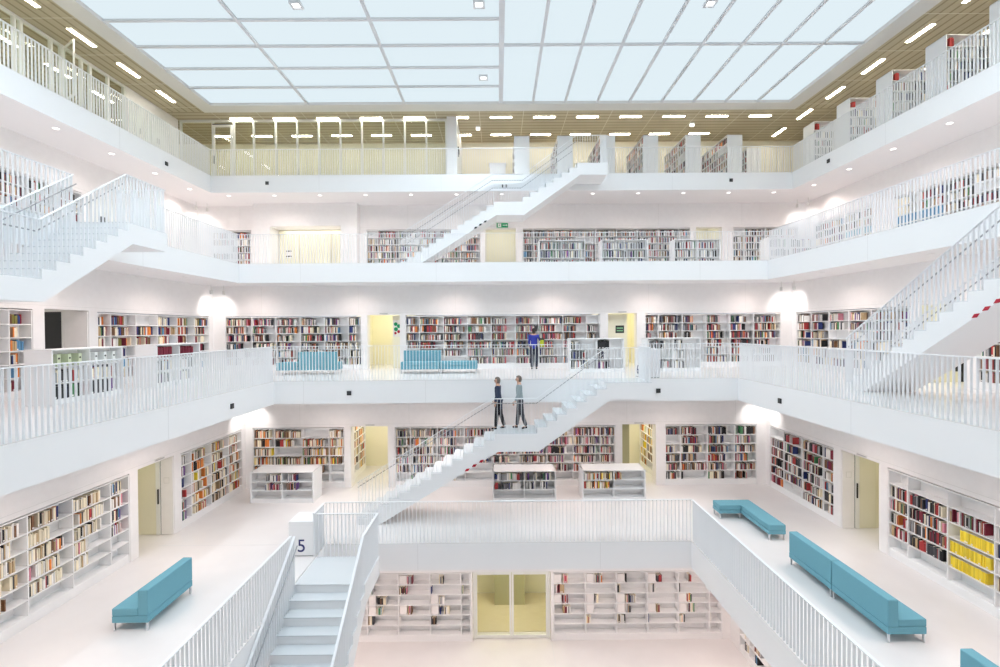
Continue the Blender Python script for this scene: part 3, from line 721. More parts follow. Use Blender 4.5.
# ------------------------------------------------------------------ sofas
def sofa(label, loc, rz, W, back, group, D=.66, seat=.42, bh=.76, bt=.19, left_arm=False):
    """local x along the front, y towards the back; sits on steel legs."""
    t = thing('sofa' if back else 'bench', label, 'sofa' if back else 'bench', loc, rz, group)
    MB().box(0, W, 0, D, .155, seat - .14).build('base', M['teal'], t, bevel=.012)
    MB().box(0, W, 0, D - (bt if back else 0), seat - .137, seat).build('seat_cushion', M['teal'], t, bevel=.018)
    if back: MB().box(0, W, D - bt + .002, D, seat - .137, bh).build('backrest', M['teal'], t, bevel=.018)
    lg = MB().box(-.016, .016, -.016, .016, 0, .155).data('leg', [M['steel']])
    for x in (.03, W - .03):
        for y in (.03, D - .03): link('leg', lg, t, loc=(x, y, 0))
    return t
G = 'teal sofas of the fifth floor'
def sofa_at(label, x_front, x_back, y0, y1, back, group, **k):
    """long along y. front edge at x_front, back at x_back."""
    D = abs(x_back - x_front)
    if x_back > x_front: return sofa(label, (x_front, y1, FL[5]), -PI / 2, y1 - y0, back, group, D=D, **k)   # local x -> -y, local y -> +x
    return sofa(label, (x_front, y0, FL[5]), PI / 2, y1 - y0, back, group, D=D, **k)                          # local x -> +y, local y -> -x
sofa_at('lone teal sofa on the left side of the fifth floor, its back toward the railing', -7.16, -6.49, 8.74, 10.02, True, G)
sofa_at('farther of the two teal sofas placed end to end on the right side', 7.42, 6.74, 9.62, 11.02, True, G)
sofa_at('nearer of the two teal sofas placed end to end on the right side', 7.42, 6.74, 8.20, 9.60, True, G)
sofa_at('teal sofa cut off by the bottom right corner of the view', 7.46, 6.78, 5.5, 6.96, True, G)
GB = 'teal benches forming an L'
sofa('short teal bench of the L-shaped pair, parallel to the back wall', (6.33, 13.62, FL[5]), 0, .62, False, GB, D=.44, seat=.40)
sofa_at('long teal bench of the L-shaped pair, running toward the viewer', 6.955, 7.40, 12.22, 14.06, False, GB, seat=.40)
GF = 'teal seats of the sixth floor'
def sofa6(label, x, W, back, turned=False):
    return sofa(label, (x + W, 16.72 + .66, FL[6]) if turned else (x, 16.72, FL[6]), PI if turned else 0, W, back, GF, D=.66, seat=.42, bh=.80)
sofa6('low teal bench at the left end of the sixth floor back gallery', -7.80, .74, False)
sofa6('teal sofa turned with its back to the railing, beside the low bench, sixth floor', -7.03, 1.34, True, True)
sofa6('teal sofa with backrest right of the poster doorway, sixth floor', -3.44, 1.36, True); sofa6('low teal bench joined to the sofa right of the poster doorway', -2.06, 1.30, False)

# ------------------------------------------------------------------ doors
def glass_door(label, x0, x1, y, z, H, leaves, gm, group=None):
    t = thing('glass_door', label, 'door', ((x0 + x1) / 2, y, z), 0, group); W = (x1 - x0); n = leaves; fw = .055
    f = MB(); f.box(-W / 2, -W / 2 + fw, -.04, .04, 0, H); f.box(W / 2 - fw, W / 2, -.04, .04, 0, H); f.box(-W / 2 + fw, W / 2 - fw, -.04, .04, H - fw, H)
    f.build('door_frame', M['frame'], t)
    lw = (W - 2 * fw) / n
    for i in range(n):
        a = -W / 2 + fw + i * lw + .006; e = a + lw - .012
        lf = MB(); lf.box(a, a + .06, -.022, .022, .012, H - fw - .01); lf.box(e - .06, e, -.022, .022, .012, H - fw - .01); lf.box(a + .06, e - .06, -.022, .022, .012, .11); lf.box(a + .06, e - .06, -.022, .022, H - fw - .08, H - fw - .01)
        leaf = lf.build('door_leaf', M['frame'], t)
        MB().box(a + .06, e - .06, -.004, .004, .11, H - fw - .08).build('pane', gm, leaf)
    return t
glass_door('glass double door with white frame between the two lowest bookcases', -.83, 1.53, WALL[4][3] + .15, 0, 2.12, 2, M['glass'])
# side doorways: leaves folded back against the far reveal, facing the viewer
def side_door(label, name, k, side, y1, spec, group=None):
    s = -1 if side == 'left' else 1; X = WALL[k][0] if side == 'left' else WALL[k][1]
    t = thing(name, label, 'door', (X, y1, FL[k]), 0, group)
    def bx(a, c, d0, d1, z0, z1): return MB().box(min(s * a, s * c), max(s * a, s * c), -d1, -d0, z0, z1)
    made = {}
    for part, a, c, d0, d1, z0, z1, m, par in spec:
        o = bx(a, c, d0, d1, z0, z1).build(part, M[m], made.get(par, t)); made[part] = o
    return t
H = TOPH
lift = [('panel', .01, .335, .004, .04, .01, H - .01, 'wall', None), ('sign_outline', .10, .25, .041, .046, 1.40, 1.56, 'trim', 'panel'), ('sign_plate', .115, .235, .0465, .05, 1.415, 1.545, 'wall', 'panel'),
        ('dark_gap', .337, .352, .004, .03, .01, H - .01, 'black', None), ('post', .354, .46, .004, .06, .01, H - .01, 'frame', None), ('handle', .375, .40, .0605, .09, .85, 1.25, 'black', 'post'),
        ('leaf_edge', .462, .47, .004, .03, .01, H - .01, 'seam', None), ('door_leaf', .472, .93, .004, .045, .01, H - .01, 'cream', None)]
side_door('cream door with a white side panel in the left wall of the fifth floor', 'folding_door', 5, 'left', 12.945, lift, 'side doors of the fifth floor')
side_door('cream door with a white side panel in the right wall of the fifth floor', 'folding_door', 5, 'right', 12.945, lift, 'side doors of the fifth floor')
side_door('dark grey door leaf beyond a white panel in the left wall of the sixth floor', 'folding_door', 6, 'left', 13.065, [('panel', .01, .66, .004, .04, .01, H - .01, 'wall', None), ('post', .665, .70, .004, .05, .01, H - .01, 'frame', None), ('door_leaf', .705, 1.40, .004, .045, .01, H - .01, 'darkgrey', None), ('door_plate', 1.12, 1.36, .0455, .05, .78, .86, 'seam', 'door_leaf')])
side_door('dark-edged door in the yellow opening beneath the staircase at right, sixth floor', 'folding_door', 6, 'right', 13.065, [('panel', .01, .80, .004, .04, .01, H - .01, 'cream', None), ('door_edge', .98, 1.07, .004, .05, .30, H - .3, 'black', None), ('door_leaf', 1.15, 1.26, .004, .05, .01, H - .01, 'black', None)])
# seventh floor doors
y = WALL[7][3] + .35
t = thing('double_door', 'wide cream door wall with a dark-barred notice in the lift block, seventh floor', 'door', (-8.56, y, FL[7]))
for a, c in ((-1.55, -.62), (-.60, .30), (.32, .86), (.88, 1.55)):
    MB().box(a, c, .0, .05, .01, 2.18).build('door_panel', M['cream'], t)
b = MB().box(-1.22, -.96, -.012, -.002, .92, 1.28); nb = b.build('notice', M['card'], t)
for zz in (.96, 1.20): MB().box(-1.21, -.97, -.016, -.013, zz, zz + .05).build('notice_bar', M['black'], nb)
MB().cyl((-1.1, .5), .02, -.06, 0, 10, 0, None, 'y').build('door_knob', M['steel'], t)
for (y0, y1, lb) in ((15.95, 16.9, 'white double door with black handles behind the left staircase head, seventh floor'), (17.75, 19.35, 'farther white double door with black handles on the left wall, seventh floor')):
    t = thing('cupboard_door', lb, 'door', (WALL[7][0] + .005, y0, FL[7]), PI / 2, 'white double doors of the seventh floor')
    W = y1 - y0
    for a, c in ((0, W / 2 - .004), (W / 2 + .004, W)):
        l = MB().box(a, c, -.04, 0, .02, 2.12).build('door_leaf', M['frame'], t)
        hx = W / 2 - .08 if a == 0 else W / 2 + .05
        MB().box(hx, hx + .03, -.075, -.041, 1.2, 1.5).build('door_handle', M['black'], l)
# top floor glazed room: back partition and left partition
def partition(label, x0, x1, posts, H, loc, rz, gm, door_at=None):
    t = thing('glass_partition', label, 'glass wall', loc, rz); fw = .07
    MB().box(x0, x1, -.05, .05, H - .09, H - .005).build('head_rail', M['frame'], t); MB().box(x0, x1, -.05, .05, 0, .06).build('sill_rail', M['frame'], t)
    for p in posts: MB().box(p - fw / 2, p + fw / 2, -.05, .05, .062, H - .092).build('mullion', M['frame'], t)
    for a, c in zip(posts, posts[1:]):
        MB().box(a + fw / 2 + .002, c - fw / 2 - .002, -.006, .006, .062, H - .092).build('pane', gm, t)
    return t
H8 = CEIL8 - FL[8]
px = [-13.98 + 1.43, -11.62, -10.75, -9.78, -8.83, -7.88, -6.92, -5.97, -5.02, -4.07, -3.12, -2.25]
partition('long glass partition with white mullions across the back of the top floor', -14.0, -2.20, [-13.96] + px, H8, (0, 21.2, FL[8]), 0, M['glassg'])
t = thing('glass_door', 'glass door with black handle at the left end of the top floor glass partition', 'door', (-12.08, 21.12, FL[8]))
f = MB(); f.box(-.42, -.34, -.025, .025, .01, 2.72); f.box(.34, .42, -.025, .025, .01, 2.72); f.box(-.34, .34, -.025, .025, 2.62, 2.72); f.box(-.34, .34, -.025, .025, .01, .12); f.build('door_leaf', M['frame'], t)
MB().box(-.40, -.36, -.08, -.026, 1.0, 1.35).build('door_handle', M['black'], t); MB().box(-.44, .44, -.03, .02, 2.73, 2.76).build('closer_bar', M['black'], t)
b = MB(); b.box(-2.19, -1.75, 20.95, 23.9, FL[8], CEIL8); struct('wall_pier', b, [M['white']], 'white pier at the end of the glass partition')
MB_t = thing('fire_hose', 'small dark wall holder on the side of the white pier, top floor', 'holder', (-1.745, 21.35, FL[8] + 1.35)); MB().box(.001, .05, -.06, .06, 0, .42).build('holder_case', M['darkgrey'], MB_t); MB().box(.052, .07, -.03, .03, .1, .3).build('holder_grip', M['black'], MB_t)
posts = [7.0, 8.9, 10.6, 12.2, 13.1, 14.05, 14.25, 15.2, 15.55, 16.3, 16.65, 17.4, 18.15]
partition('glass partition with white posts along the left side of the top floor', 7.0, 18.2, posts, H8, (-14.1, 0, FL[8]), PI / 2, M['glass'])
b = MB(); b.box(-14.25, -14.05, 18.22, 21.14, FL[8], CEIL8); struct('wall_left', b, [M['wall']], 'white wall with service doors, top floor left')
for j, (y0, y1) in enumerate(((18.45, 19.3), (19.45, 20.2))):
    t = thing('service_door', ('nearer' if j == 0 else 'farther') + ' flush white service door in the short white wall, top floor left', 'door', (-14.045, y0, FL[8]), PI / 2, 'service doors of the top floor')
    MB().box(0, y1 - y0, -.03, -.001, .01, 2.2).build('door_leaf', M['frame'], t); MB().box(.06, .09, -.07, -.031, .9, 1.2).build('door_handle', M['black'], t); MB().box(.32, .46, -.038, -.031, 1.4, 1.62).build('door_pictogram', M['seam'], t)
# open white window casement in the left partition
t = thing('open_casement', 'white framed window leaf standing open before the left glass partition, top floor', 'window leaf', (-14.0, 15.55, FL[8] + 1.1), -.55)
f = MB(); f.box(0, .06, -.02, .02, 0, 1.75); f.box(.80, .86, -.02, .02, 0, 1.75); f.box(.06, .80, -.02, .02, 0, .06); f.box(.06, .80, -.02, .02, 1.69, 1.75); f.build('leaf_frame', M['frame'], t); MB().box(.06, .80, -.004, .004, .06, 1.69).build('pane', M['glassg'], t)

# ------------------------------------------------------------------ signs, poster, small fittings
t = thing('exit_sign', 'green emergency exit sign above the seventh floor doorway beside the upper stair', 'sign', (.22, WALL[7][3] - .02, FL[7] + 2.17))
MB().box(-.26, .26, -.03, .015, 0, .20).build('sign_box', M['green'], t)
w = M['card']; MB().box(.02, .20, -.036, -.031, .085, .115).build('arrow_shaft', w, t); MB().prism([(.17, .05), (.24, .10), (.17, .15)], -.036, -.031).build('arrow_head', w, t)
fg = MB(); fg.box(-.20, -.05, -.035, -.031, .02, .18); fg.build('door_symbol', w, t)
fg = MB().box(-.145, -.115, -.041, -.037, .07, .13); fg.build('running_figure', M['green'], t)
t = thing('poster', 'poster with green, red and orange shapes in the first yellow doorway, sixth floor', 'poster', (-3.84, WALL[6][3] + .95, FL[6] + 1.30), -PI / 2)
t.location = (-4.06, WALL[6][3] + .405, FL[6] + 1.28); t.rotation_euler = (0, 0, 0)
MB().box(-.17, .17, .0, .012, 0, .66).build('sheet', M['card'], t)
for i, (x, z, r, c) in enumerate(((-.06, .50, .075, 'green'), (.07, .42, .08, 'green'), (-.05, .30, .08, 'green'), (.06, .20, .06, 'red'), (-.07, .14, .05, 'red'), (.08, .56, .04, 'yellow'), (.0, .08, .045, 'yellow'))):
    MB().cyl((x, z), r, -.004 - .001 * i, -.001, 12, 0, None, 'y').build('print_shape', M[c], t)
t = thing('picture', 'small dark picture with pale green bands in the second yellow doorway, sixth floor', 'picture', (4.90, WALL[6][3] + .41, FL[6] + 1.36)); M['pgreen'] = mat('pale_green', (.25, .55, .30), .5)
M['yellow_leaf'] = M['yellow']
MB().box(-.17, .17, 0, .012, 0, .30).build('sheet', M['darkgrey'], t); MB().box(-.13, .13, -.004, -.001, .17, .22).build('print_band', M['pgreen'], t); MB().box(-.13, .13, -.004, -.001, .07, .11).build('print_band', M['pgreen'], t)
# yellow door leaf set in the second doorway that carries the picture, and the panel behind the poster
b = MB(); b.box(4.36, 5.2, WALL[6][3] + .425, WALL[6][3] + .46, FL[6], FL[6] + TOPH); struct('door_1', b, [M['yellow']], 'yellow door leaf, second doorway of the sixth floor')
b = MB(); b.box(-4.25, -3.72, WALL[6][3] + .42, WALL[6][3] + .46, FL[6], FL[6] + TOPH); struct('door_2', b, [M['yellow']], 'yellow door leaf, first doorway of the sixth floor')
M['olive'] = mat('olive_painted_leaf', (.42, .40, .22), .5)
b = MB(); b.box(4.34, 4.68, WALL[5][3] + .43, WALL[5][3] + .47, FL[5], FL[5] + TOPH); struct('door_3', b, [M['olive']], 'olive door leaf, right doorway of the fifth floor')
b = MB(); b.box(-.2, .85, WALL[4][3] + 1.9, WALL[4][3] + 1.96, 0, 2.8); struct('door_4', b, [M['olive']], 'olive panel behind the glass door')
b = MB(); b.box(-1.4, 2.1, WALL[4][3] + DEPTH + .05, WALL[4][3] + DEPTH + 2.25, .001, .012); struct('floor', b, [noisy('oak_parquet', (.62, .54, .36), (.68, .60, .42), 3, .4, stretch=(1, 12, 1))], 'wooden floor behind the glass door')
# bookcases glimpsed inside the fifth-floor passages
bookcase('passage_bookcase', 'white bookcase glimpsed inside the left yellow doorway, fifth floor', (-4.63, WALL[5][3] + DEPTH + 2.2, FL[5]), 0, [0, .42], depth=.05, rows=6, z0=.2, pitch=.31, mix='warm', fill=(.9, 1), phrase='passage', cat='bookcase') if False else None
bookcase('passage_bookcase', 'bookcase glimpsed on the side of the left yellow doorway, fifth floor', (-5.33, WALL[5][3] + DEPTH + .2, FL[5]), PI / 2, [0, .9, 1.8], depth=.30, rows=6, z0=.2, pitch=.31, mix='warm', fill=(.9, 1), phrase='passage', cat='bookcase')
bookcase('passage_bookcase', 'bookcase glimpsed on the side of the right yellow doorway, fifth floor', (5.66, WALL[5][3] + DEPTH + 2.1, FL[5]), -PI / 2, [0, .9, 1.8], depth=.30, rows=6, z0=.2, pitch=.31, mix='warm', fill=(.9, 1), phrase='passage', cat='bookcase')
# thin door signs over the doorways
def door_sign(x, k, lb):
    t = thing('door_sign', lb, 'sign', (x, WALL[k][3] - .006, FL[k] + TOPH + .05), 0, 'thin grey signs over doorways'); MB().box(-.17, .17, -.012, .004, 0, .04).build('sign_plate', M['trim'], t); MB().box(-.15, .15, -.015, -.0125, .008, .03).build('sign_strip', M['seam'], t)
door_sign(-4.5, 5, 'thin grey sign over the left yellow doorway, fifth floor'); door_sign(4.9, 5, 'thin grey sign over the right yellow doorway, fifth floor'); door_sign(-4.5, 6, 'thin grey sign over the poster doorway, sixth floor'); door_sign(4.9, 6, 'thin grey sign over the second yellow doorway, sixth floor')
def side_sign(s, y, lb):
    X = WALL[5][0] if s < 0 else WALL[5][1]
    t = thing('door_sign', lb, 'sign', (X - s * .006, y, FL[5] + TOPH + .05), PI / 2 if s < 0 else -PI / 2, 'thin grey signs over doorways'); MB().box(-.17, .17, -.012, .004, 0, .04).build('sign_plate', M['trim'], t); MB().box(-.15, .15, -.015, -.0125, .008, .03).build('sign_strip', M['seam'], t)
side_sign(-1, 12.4, 'thin grey sign over the left lift door, fifth floor'); side_sign(1, 12.2, 'thin grey sign over the right lift door, fifth floor')
# black fascia boxes
FB = MB().box(-.065, .065, -.03, -.002, -.065, .065).data('speaker_case', [M['black']]); FG = MB().box(-.045, .045, -.034, -.031, -.045, .045).data('speaker_grille', [M['darkgrey']])
def fascia_box(k, side, a, z, lb):
    x0, x1, y0, y1 = EDGE[k]
    loc, rz = ((a, y1, z), 0) if side == 'back' else ((x0, a, z), PI / 2) if side == 'left' else ((x1, a, z), -PI / 2)
    t = thing('loudspeaker', lb, 'loudspeaker', loc, rz, 'small black boxes on the gallery fascias'); link('case', FB, t); link('grille', FG, t)
fascia_box(8, 'left', 16.97, 15.50, 'small black box on the left fascia of the top floor'); fascia_box(8, 'back', -9.42, 15.60, 'small black box on the back fascia of the top floor, below the glass partition')
fascia_box(8, 'back', 9.62, 15.60, 'small black box on the back fascia of the top floor, below the tall shelves'); fascia_box(8, 'right', 17.45, 15.62, 'small black box on the right fascia of the top floor')
fascia_box(6, 'left', 12.3, 7.62, 'small black box on the left fascia of the sixth floor'); fascia_box(6, 'back', -4.6, 7.62, 'small black box on the back fascia of the sixth floor, left of the central stair')
fascia_box(6, 'back', 4.92, 7.62, 'small black box on the back fascia of the sixth floor, right of the central stair'); fascia_box(6, 'right', 12.45, 7.62, 'small black box on the right fascia of the sixth floor')
for dx in (-.07, .07):
    t = thing('spotlight_stub', ('left' if dx < 0 else 'right') + ' one of two tiny dark stubs on the top floor fascia beside the upper stair', 'stub', (.30 + dx, EDGE[8][3], 15.42), 0, 'tiny dark stubs'); MB().box(-.035, .035, -.03, -.002, -.06, .06).build('stub_case', M['black'], t); MB().box(-.02, .02, -.034, -.0305, -.03, .03).build('stub_face', M['darkgrey'], t)

# ------------------------------------------------------------------ lamps
WARM = (1, .90, .84); PINK = (1, .825, .76)
dr = MB().cyl((0, 0), .09, -.012, 0, 20, 0, .10).data('downlight_ring', [M['white']]); dl = MB().cyl((0, 0), .075, -.016, -.0125, 20).data('downlight_lens', [M['down']]); dl7 = MB().cyl((0, 0), .075, -.016, -.0125, 20).data('downlight_lens', [M['dim']])
DOWN_W = {5: 62, 6: 62, 7: 62, 8: 62}
xs_mod = [2.1 + 1.905 * k for k in range(-8, 7)]; ys_mod = [13.3 + 1.905 * k for k in range(-7, 5)]
def downlight(x, y, z, k, lb, power):
    t = thing('downlight', lb, 'downlight', (x, y, z - .001), 0, f'round downlights under the {FLOORNAME[k]} floor gallery'); link('ring', dr, t); link('lens', dl if k == 8 else dl7, t)
for k in (5, 6, 7, 8):
    x0, x1, y0, y1 = EDGE[k]; z = FL[k] - FAS
    wx0, wx1, wy0, wy1 = WALL[k - 1]
    for x in xs_mod:
        if x0 - .3 < x < x1 + .3 and y1 + .42 < wy1:
            if k in (7, 8): downlight(x, y1 + .42, z, k, f'small round downlight under the back gallery of the {FLOORNAME[k]} floor', 0)
    for s, X in ((-1, x0 - .5), (1, x1 + .5)):
        for y in ys_mod:
            if y0 - .2 < y < y1 - .5 and y > 8:
                if k in (7, 8): downlight(X, y, z, k, f'small round downlight under the {"left" if s < 0 else "right"} gallery of the {FLOORNAME[k]} floor', 0)
# the light the downlights give: wide beams, added also where no lit fitting is built
GL = 86
for k in (5, 6, 7, 8):
    x0, x1, y0, y1 = EDGE[k]; z = FL[k] - FAS - .04; wx0, wx1, wy0, wy1 = WALL[k - 1]
    for i, x in enumerate(xs_mod):
        if wx0 + .4 < x < wx1 - .4 and i % 2 == 0: light('downlight_beam', 'SPOT', (x, y1 + .42, z), GL * (1.3 if k == 7 else 2), PINK, spot_size=3.0, spot_blend=1.0, shadow_soft_size=.25)
    for i, y in enumerate(ys_mod):
        if 1 < y < y1 + .3 and i % 2 == 0:
            for X in (x0 - .5, x1 + .5): light('downlight_beam', 'SPOT', (X, y, z), GL * 2, PINK, spot_size=3.0, spot_blend=1.0, shadow_soft_size=.25)
# top floor linear lights
lf = MB().box(-.48, .48, -.075, .075, -.012, 0).data('lamp_frame', [M['frame']]); ld = MB().box(-.47, .47, -.065, .065, -.018, -.0125).data('lamp_diffuser', [M['lamp']])
def linear(x, y, rz, lb, g):
    t = thing('ceiling_light', lb, 'ceiling light', (x, y, CEIL8 - .001), rz, g); link('frame', lf, t); link('diffuser', ld, t)
for k in range(-7, 6): linear(2.1 + 1.905 * k, 21.05, 0, f'slim white linear light, front row of the back timber ceiling, {ordw(k + 8)} from the left', 'front row of linear lights at the back')
for k in range(-8, 5): linear(2.1 + 1.905 * k, 22.93, 0, f'slim white linear light, rear row of the back timber ceiling, {ordw(k + 9)} from the left', 'rear row of linear lights at the back')
for j in (4, 5): linear(13.5, 13.3 + 1.905 * j, PI / 2, f'slim white linear light in the back right corner of the timber ceiling, {"nearer" if j == 4 else "farther"} of two', 'linear lights at right')
for x, y, lb in ((-.86, 22.0, 'tiny white emergency lamp on the timber ceiling beside the white pier'), (8.9, 21.75, 'tiny white emergency lamp on the timber ceiling above the tall shelves')):
    t = thing('ceiling_emergency_lamp', lb, 'emergency lamp', (x, y, CEIL8 - .001), 0, 'emergency lamps of the top floor'); MB().box(-.10, .10, -.05, .05, -.05, 0).build('lamp_case', M['frame'], t); MB().box(-.09, .09, -.04, .04, -.16, -.0505).build('lamp_diffuser', M['down'], t)
for j in range(-5, 4):
    y = 13.3 + 1.905 * j
    linear(-13.1, y, PI / 2, f'slim white linear light on the left timber ceiling, {ordw(4 - j)} from the back', 'linear lights at left')
    linear(-15.6, y, PI / 2, f'slim white linear light inside the glazed room at left, {ordw(4 - j)} from the back', 'linear lights in the glazed room')
    linear(13.5, y, PI / 2, f'slim white linear light on the right timber ceiling, {ordw(4 - j)} from the back', 'linear lights at right')
    linear(15.6, y, PI / 2, f'slim white linear light over the right shelves, outer row, {ordw(4 - j)} from the back', 'outer linear lights at right')
# corner spots aimed at the wall corners
cm = MB().cyl((0, 0), .012, -.22, 0, 8).data('spot_rod', [M['trim']]); ch = MB().cyl((0, 0), .05, -.36, -.22, 14, 0, .055).data('spot_head', [M['trim']])
for k in (5, 6, 7):
    wx0, wx1, wy0, wy1 = WALL[k]; z = FL[k + 1] - FAS
    for s, X in ((-1, wx0), (1, wx1)):
        for j, (dx, dy) in enumerate(((.75, .55), (.45, .85))):
            t = thing('spotlight', f'{"outer" if j else "inner"} ceiling spotlight at the far {"left" if s < 0 else "right"} wall corner, {FLOORNAME[k]} floor', 'spotlight', (X - s * dx, wy1 - dy, z - .001), 0, 'spotlights aimed at the wall corners'); link('rod', cm, t); link('head', ch, t)
        for dx, dy in ((.75, .55), (.45, .85)):
            src = Vector((X - s * dx, wy1 - dy, z - .375)); tgt = Vector((X - s * dx * .25, wy1 - dy * .25, z - 1.15)); d = (tgt - src).normalized()
            light('corner_spot', 'SPOT', src, 34, (1, .95, .91), rot=d.to_track_quat('-Z', 'Y').to_euler(), spot_size=2.3, spot_blend=1.0, shadow_soft_size=.05)
# ------------------------------------------------------------------ people
def skin_obj(name, nodes, edges, m, parent, root=0, sub=2):
    """nodes: [(x, y, z, rx, ry)], edges: index pairs; grown with the Skin modifier and stored as a plain mesh."""
    me = bpy.data.meshes.new(name); me.from_pydata([n[:3] for n in nodes], edges, [])
    o = bpy.data.objects.new(name, me); COL.objects.link(o)
    sm = o.modifiers.new('skin', 'SKIN'); sm.use_smooth_shade = True
    for i, n in enumerate(nodes):
        sv = me.skin_vertices[0].data[i]; sv.radius = (n[3], n[4]); sv.use_root = (i == root)
    ss = o.modifiers.new('sub', 'SUBSURF'); ss.levels = sub; ss.render_levels = sub
    bpy.context.view_layer.update()
    out = bpy.data.meshes.new_from_object(o.evaluated_get(bpy.context.evaluated_depsgraph_get()))
    bpy.data.objects.remove(o); out.materials.clear(); out.materials.append(m)
    out.polygons.foreach_set('use_smooth', [True] * len(out.polygons))
    q = bpy.data.objects.new(name, out); COL.objects.link(q); q.parent = parent; return q
SKIN = mat('skin', (.55, .33, .24), .55)
def person(label, loc, rz, hair, top, legs, shoe, coat=0, hipz=.90, lean=0.0, Lleg=(0, 0), Rleg=(0, 0), Lknee=0, Rknee=0, arms=None, H=1.0, skirt=False, hairlen=.1, short=False, group=None):
    """local +y is where the person looks. legs: swing angle of each thigh (radians, forward positive) and knee bend."""
    t = thing('person', label, 'person', loc, rz, group); S = H
    hipz = .05 + .092 + max(.415 * math.cos(a[0]) + .41 * math.cos(a[0] - kn) for a, kn in ((Lleg, Lknee), (Rleg, Rknee)))
    def P(*a): return tuple(c * S for c in a)
    ln = lean
    hips = (0, 0, hipz); waist = (0, .02 + ln * .2, hipz + .17); chest = (0, .03 + ln * .5, hipz + .36); nb = (0, .02 + ln * .65, hipz + .51); nk = (0, .03 + ln * .75, hipz + .575); hd = (0, .05 + ln * .9, hipz + .66); ht = (0, .035 + ln * .95, hipz + .735); hc = (0, .03 + ln, hipz + .785)
    body = []; ed = []
    def add(p, rx, ry, par=None):
        body.append((*P(*p), rx * S, ry * S))
        if par is not None: ed.append((par, len(body) - 1))
        return len(body) - 1
    a0 = add(hips, .135, .10); a1 = add(waist, .115, .085, a0); a2 = add(chest, .145, .10, a1); a3 = add(nb, .075, .07, a2); a4 = add(nk, .052, .055, a3); a5 = add(hd, .068, .085, a4); a6 = add(ht, .064, .080, a5); add(hc, .030, .038, a6)
    nose = add((hd[0], hd[1] + .105, hd[2] + .0), .012, .014, a5)
    for s in (-1, 1): add((s * .082, hd[1] - .01, hd[2]), .010, .018, a5)
    leg_pts = []
    for s, th, kn in ((-1, Lleg, Lknee), (1, Rleg, Rknee)):
        hx = (s * .085, 0, hipz - .05); L1, L2 = .415, .41
        k = (s * .09, L1 * math.sin(th[0]), hipz - .05 - L1 * math.cos(th[0])); a = th[0] - kn
        an = (s * .09, k[1] + L2 * math.sin(a), k[2] - L2 * math.cos(a)); foot = a * .6
        hl = (an[0], an[1] - .045, an[2] - .045); toe = (an[0] * 1.1, an[1] + .155 * math.cos(min(foot, 0)), an[2] - .055 + .155 * math.sin(min(foot, 0)) * .8)
        i0 = add(hx, .085, .088, a0); i1 = add((k[0], (hx[1] + k[1]) / 2, (hx[2] + k[2]) / 2), .072, .075, i0); i2 = add(k, .052, .055, i1); i3 = add((an[0], (k[1] + an[1]) / 2 - .012, (k[2] + an[2]) / 2 + .05), .048, .054, i2); i4 = add(an, .032, .038, i3); i5 = add(toe, .03, .022, i4)
        leg_pts.append((hx, k, an, toe, hl))
    arm_pts = []
    for s, (el, wr, curl) in zip((-1, 1), arms):
        sh = (s * .165, chest[1] - .01, hipz + .47)
        el = (sh[0] + el[0], sh[1] + el[1], sh[2] + el[2]); wr = (el[0] + wr[0], el[1] + wr[1], el[2] + wr[2])
        d = Vector(wr) - Vector(el); d.normalize()
        j0 = add(sh, .052, .052, a3); j1 = add(tuple((Vector(sh) + Vector(el)) / 2), .046, .046, j0); j2 = add(el, .038, .038, j1); j3 = add(tuple(Vector(el) * .55 + Vector(wr) * .45), .034, .034, j2); j4 = add(wr, .024, .022, j3)
        side = Vector((0, 1, 0)) - d * d.y; side = side.normalized() if side.length > .2 else Vector((1, 0, 0)); nrm = d.cross(side)
        pm = Vector(wr) + d * .055; j5 = add(tuple(pm), .030, .016, j4)
        for q, (off, ln_) in enumerate(((.026, .066), (.009, .075), (-.009, .07), (-.025, .055))):
            b0 = pm + side * off + d * .03; b1 = b0 + d * ln_ * .5 + nrm * curl * s * .012; b2 = b0 + d * ln_ * .9 + nrm * curl * s * .035
            f0 = add(tuple(b0), .0095, .0095, j5); f1 = add(tuple(b1), .0085, .0085, f0); add(tuple(b2), .0075, .0075, f1)
        th0 = Vector(wr) + d * .02 + side * .03; f0 = add(tuple(th0), .011, .011, j4); f1 = add(tuple(th0 + side * .022 + d * .03), .0095, .0095, f0); add(tuple(th0 + side * .028 + d * .055), .0085, .0085, f1)
        arm_pts.append((sh, el, wr))
    skin_obj('body', body, ed, SKIN, t, 0, 2)
    # top garment
    n = []; e = []
    def ad(p, rx, ry, par=None):
        n.append((*P(*p), rx * S, ry * S))
        if par is not None: e.append((par, len(n) - 1))
        return len(n) - 1
    b0 = ad((0, 0, hipz - .12), .168, .135); b00 = ad((0, 0, hipz - .02), .165, .130, b0); b1 = ad(waist, .142, .112, b00); b2 = ad(chest, .165, .118, b1); b3 = ad((nb[0], nb[1] - .005, nb[2] - .01), .105, .092, b2)
    if coat: ad((0, 0, hipz - .12 - coat), .175, .15, 0)
    for (sh, el, wr) in arm_pts:
        c0 = ad(sh, .078, .076, b3); c1 = ad(tuple((Vector(sh) + Vector(el)) / 2), .060, .060, c0); c2 = ad(el, .052, .052, c1); c3 = ad(tuple(Vector(el) * .45 + Vector(wr) * .55), .045, .045, c2)
        if not short: ad(tuple(Vector(el) * .08 + Vector(wr) * .92), .038, .038, c3)
    skin_obj('jacket', n, e, top, t)
    n = []; e = []
    b0 = ad((0, 0, hipz + .08), .15, .118); b1 = ad((0, 0, hipz - .03), .158, .125, b0)
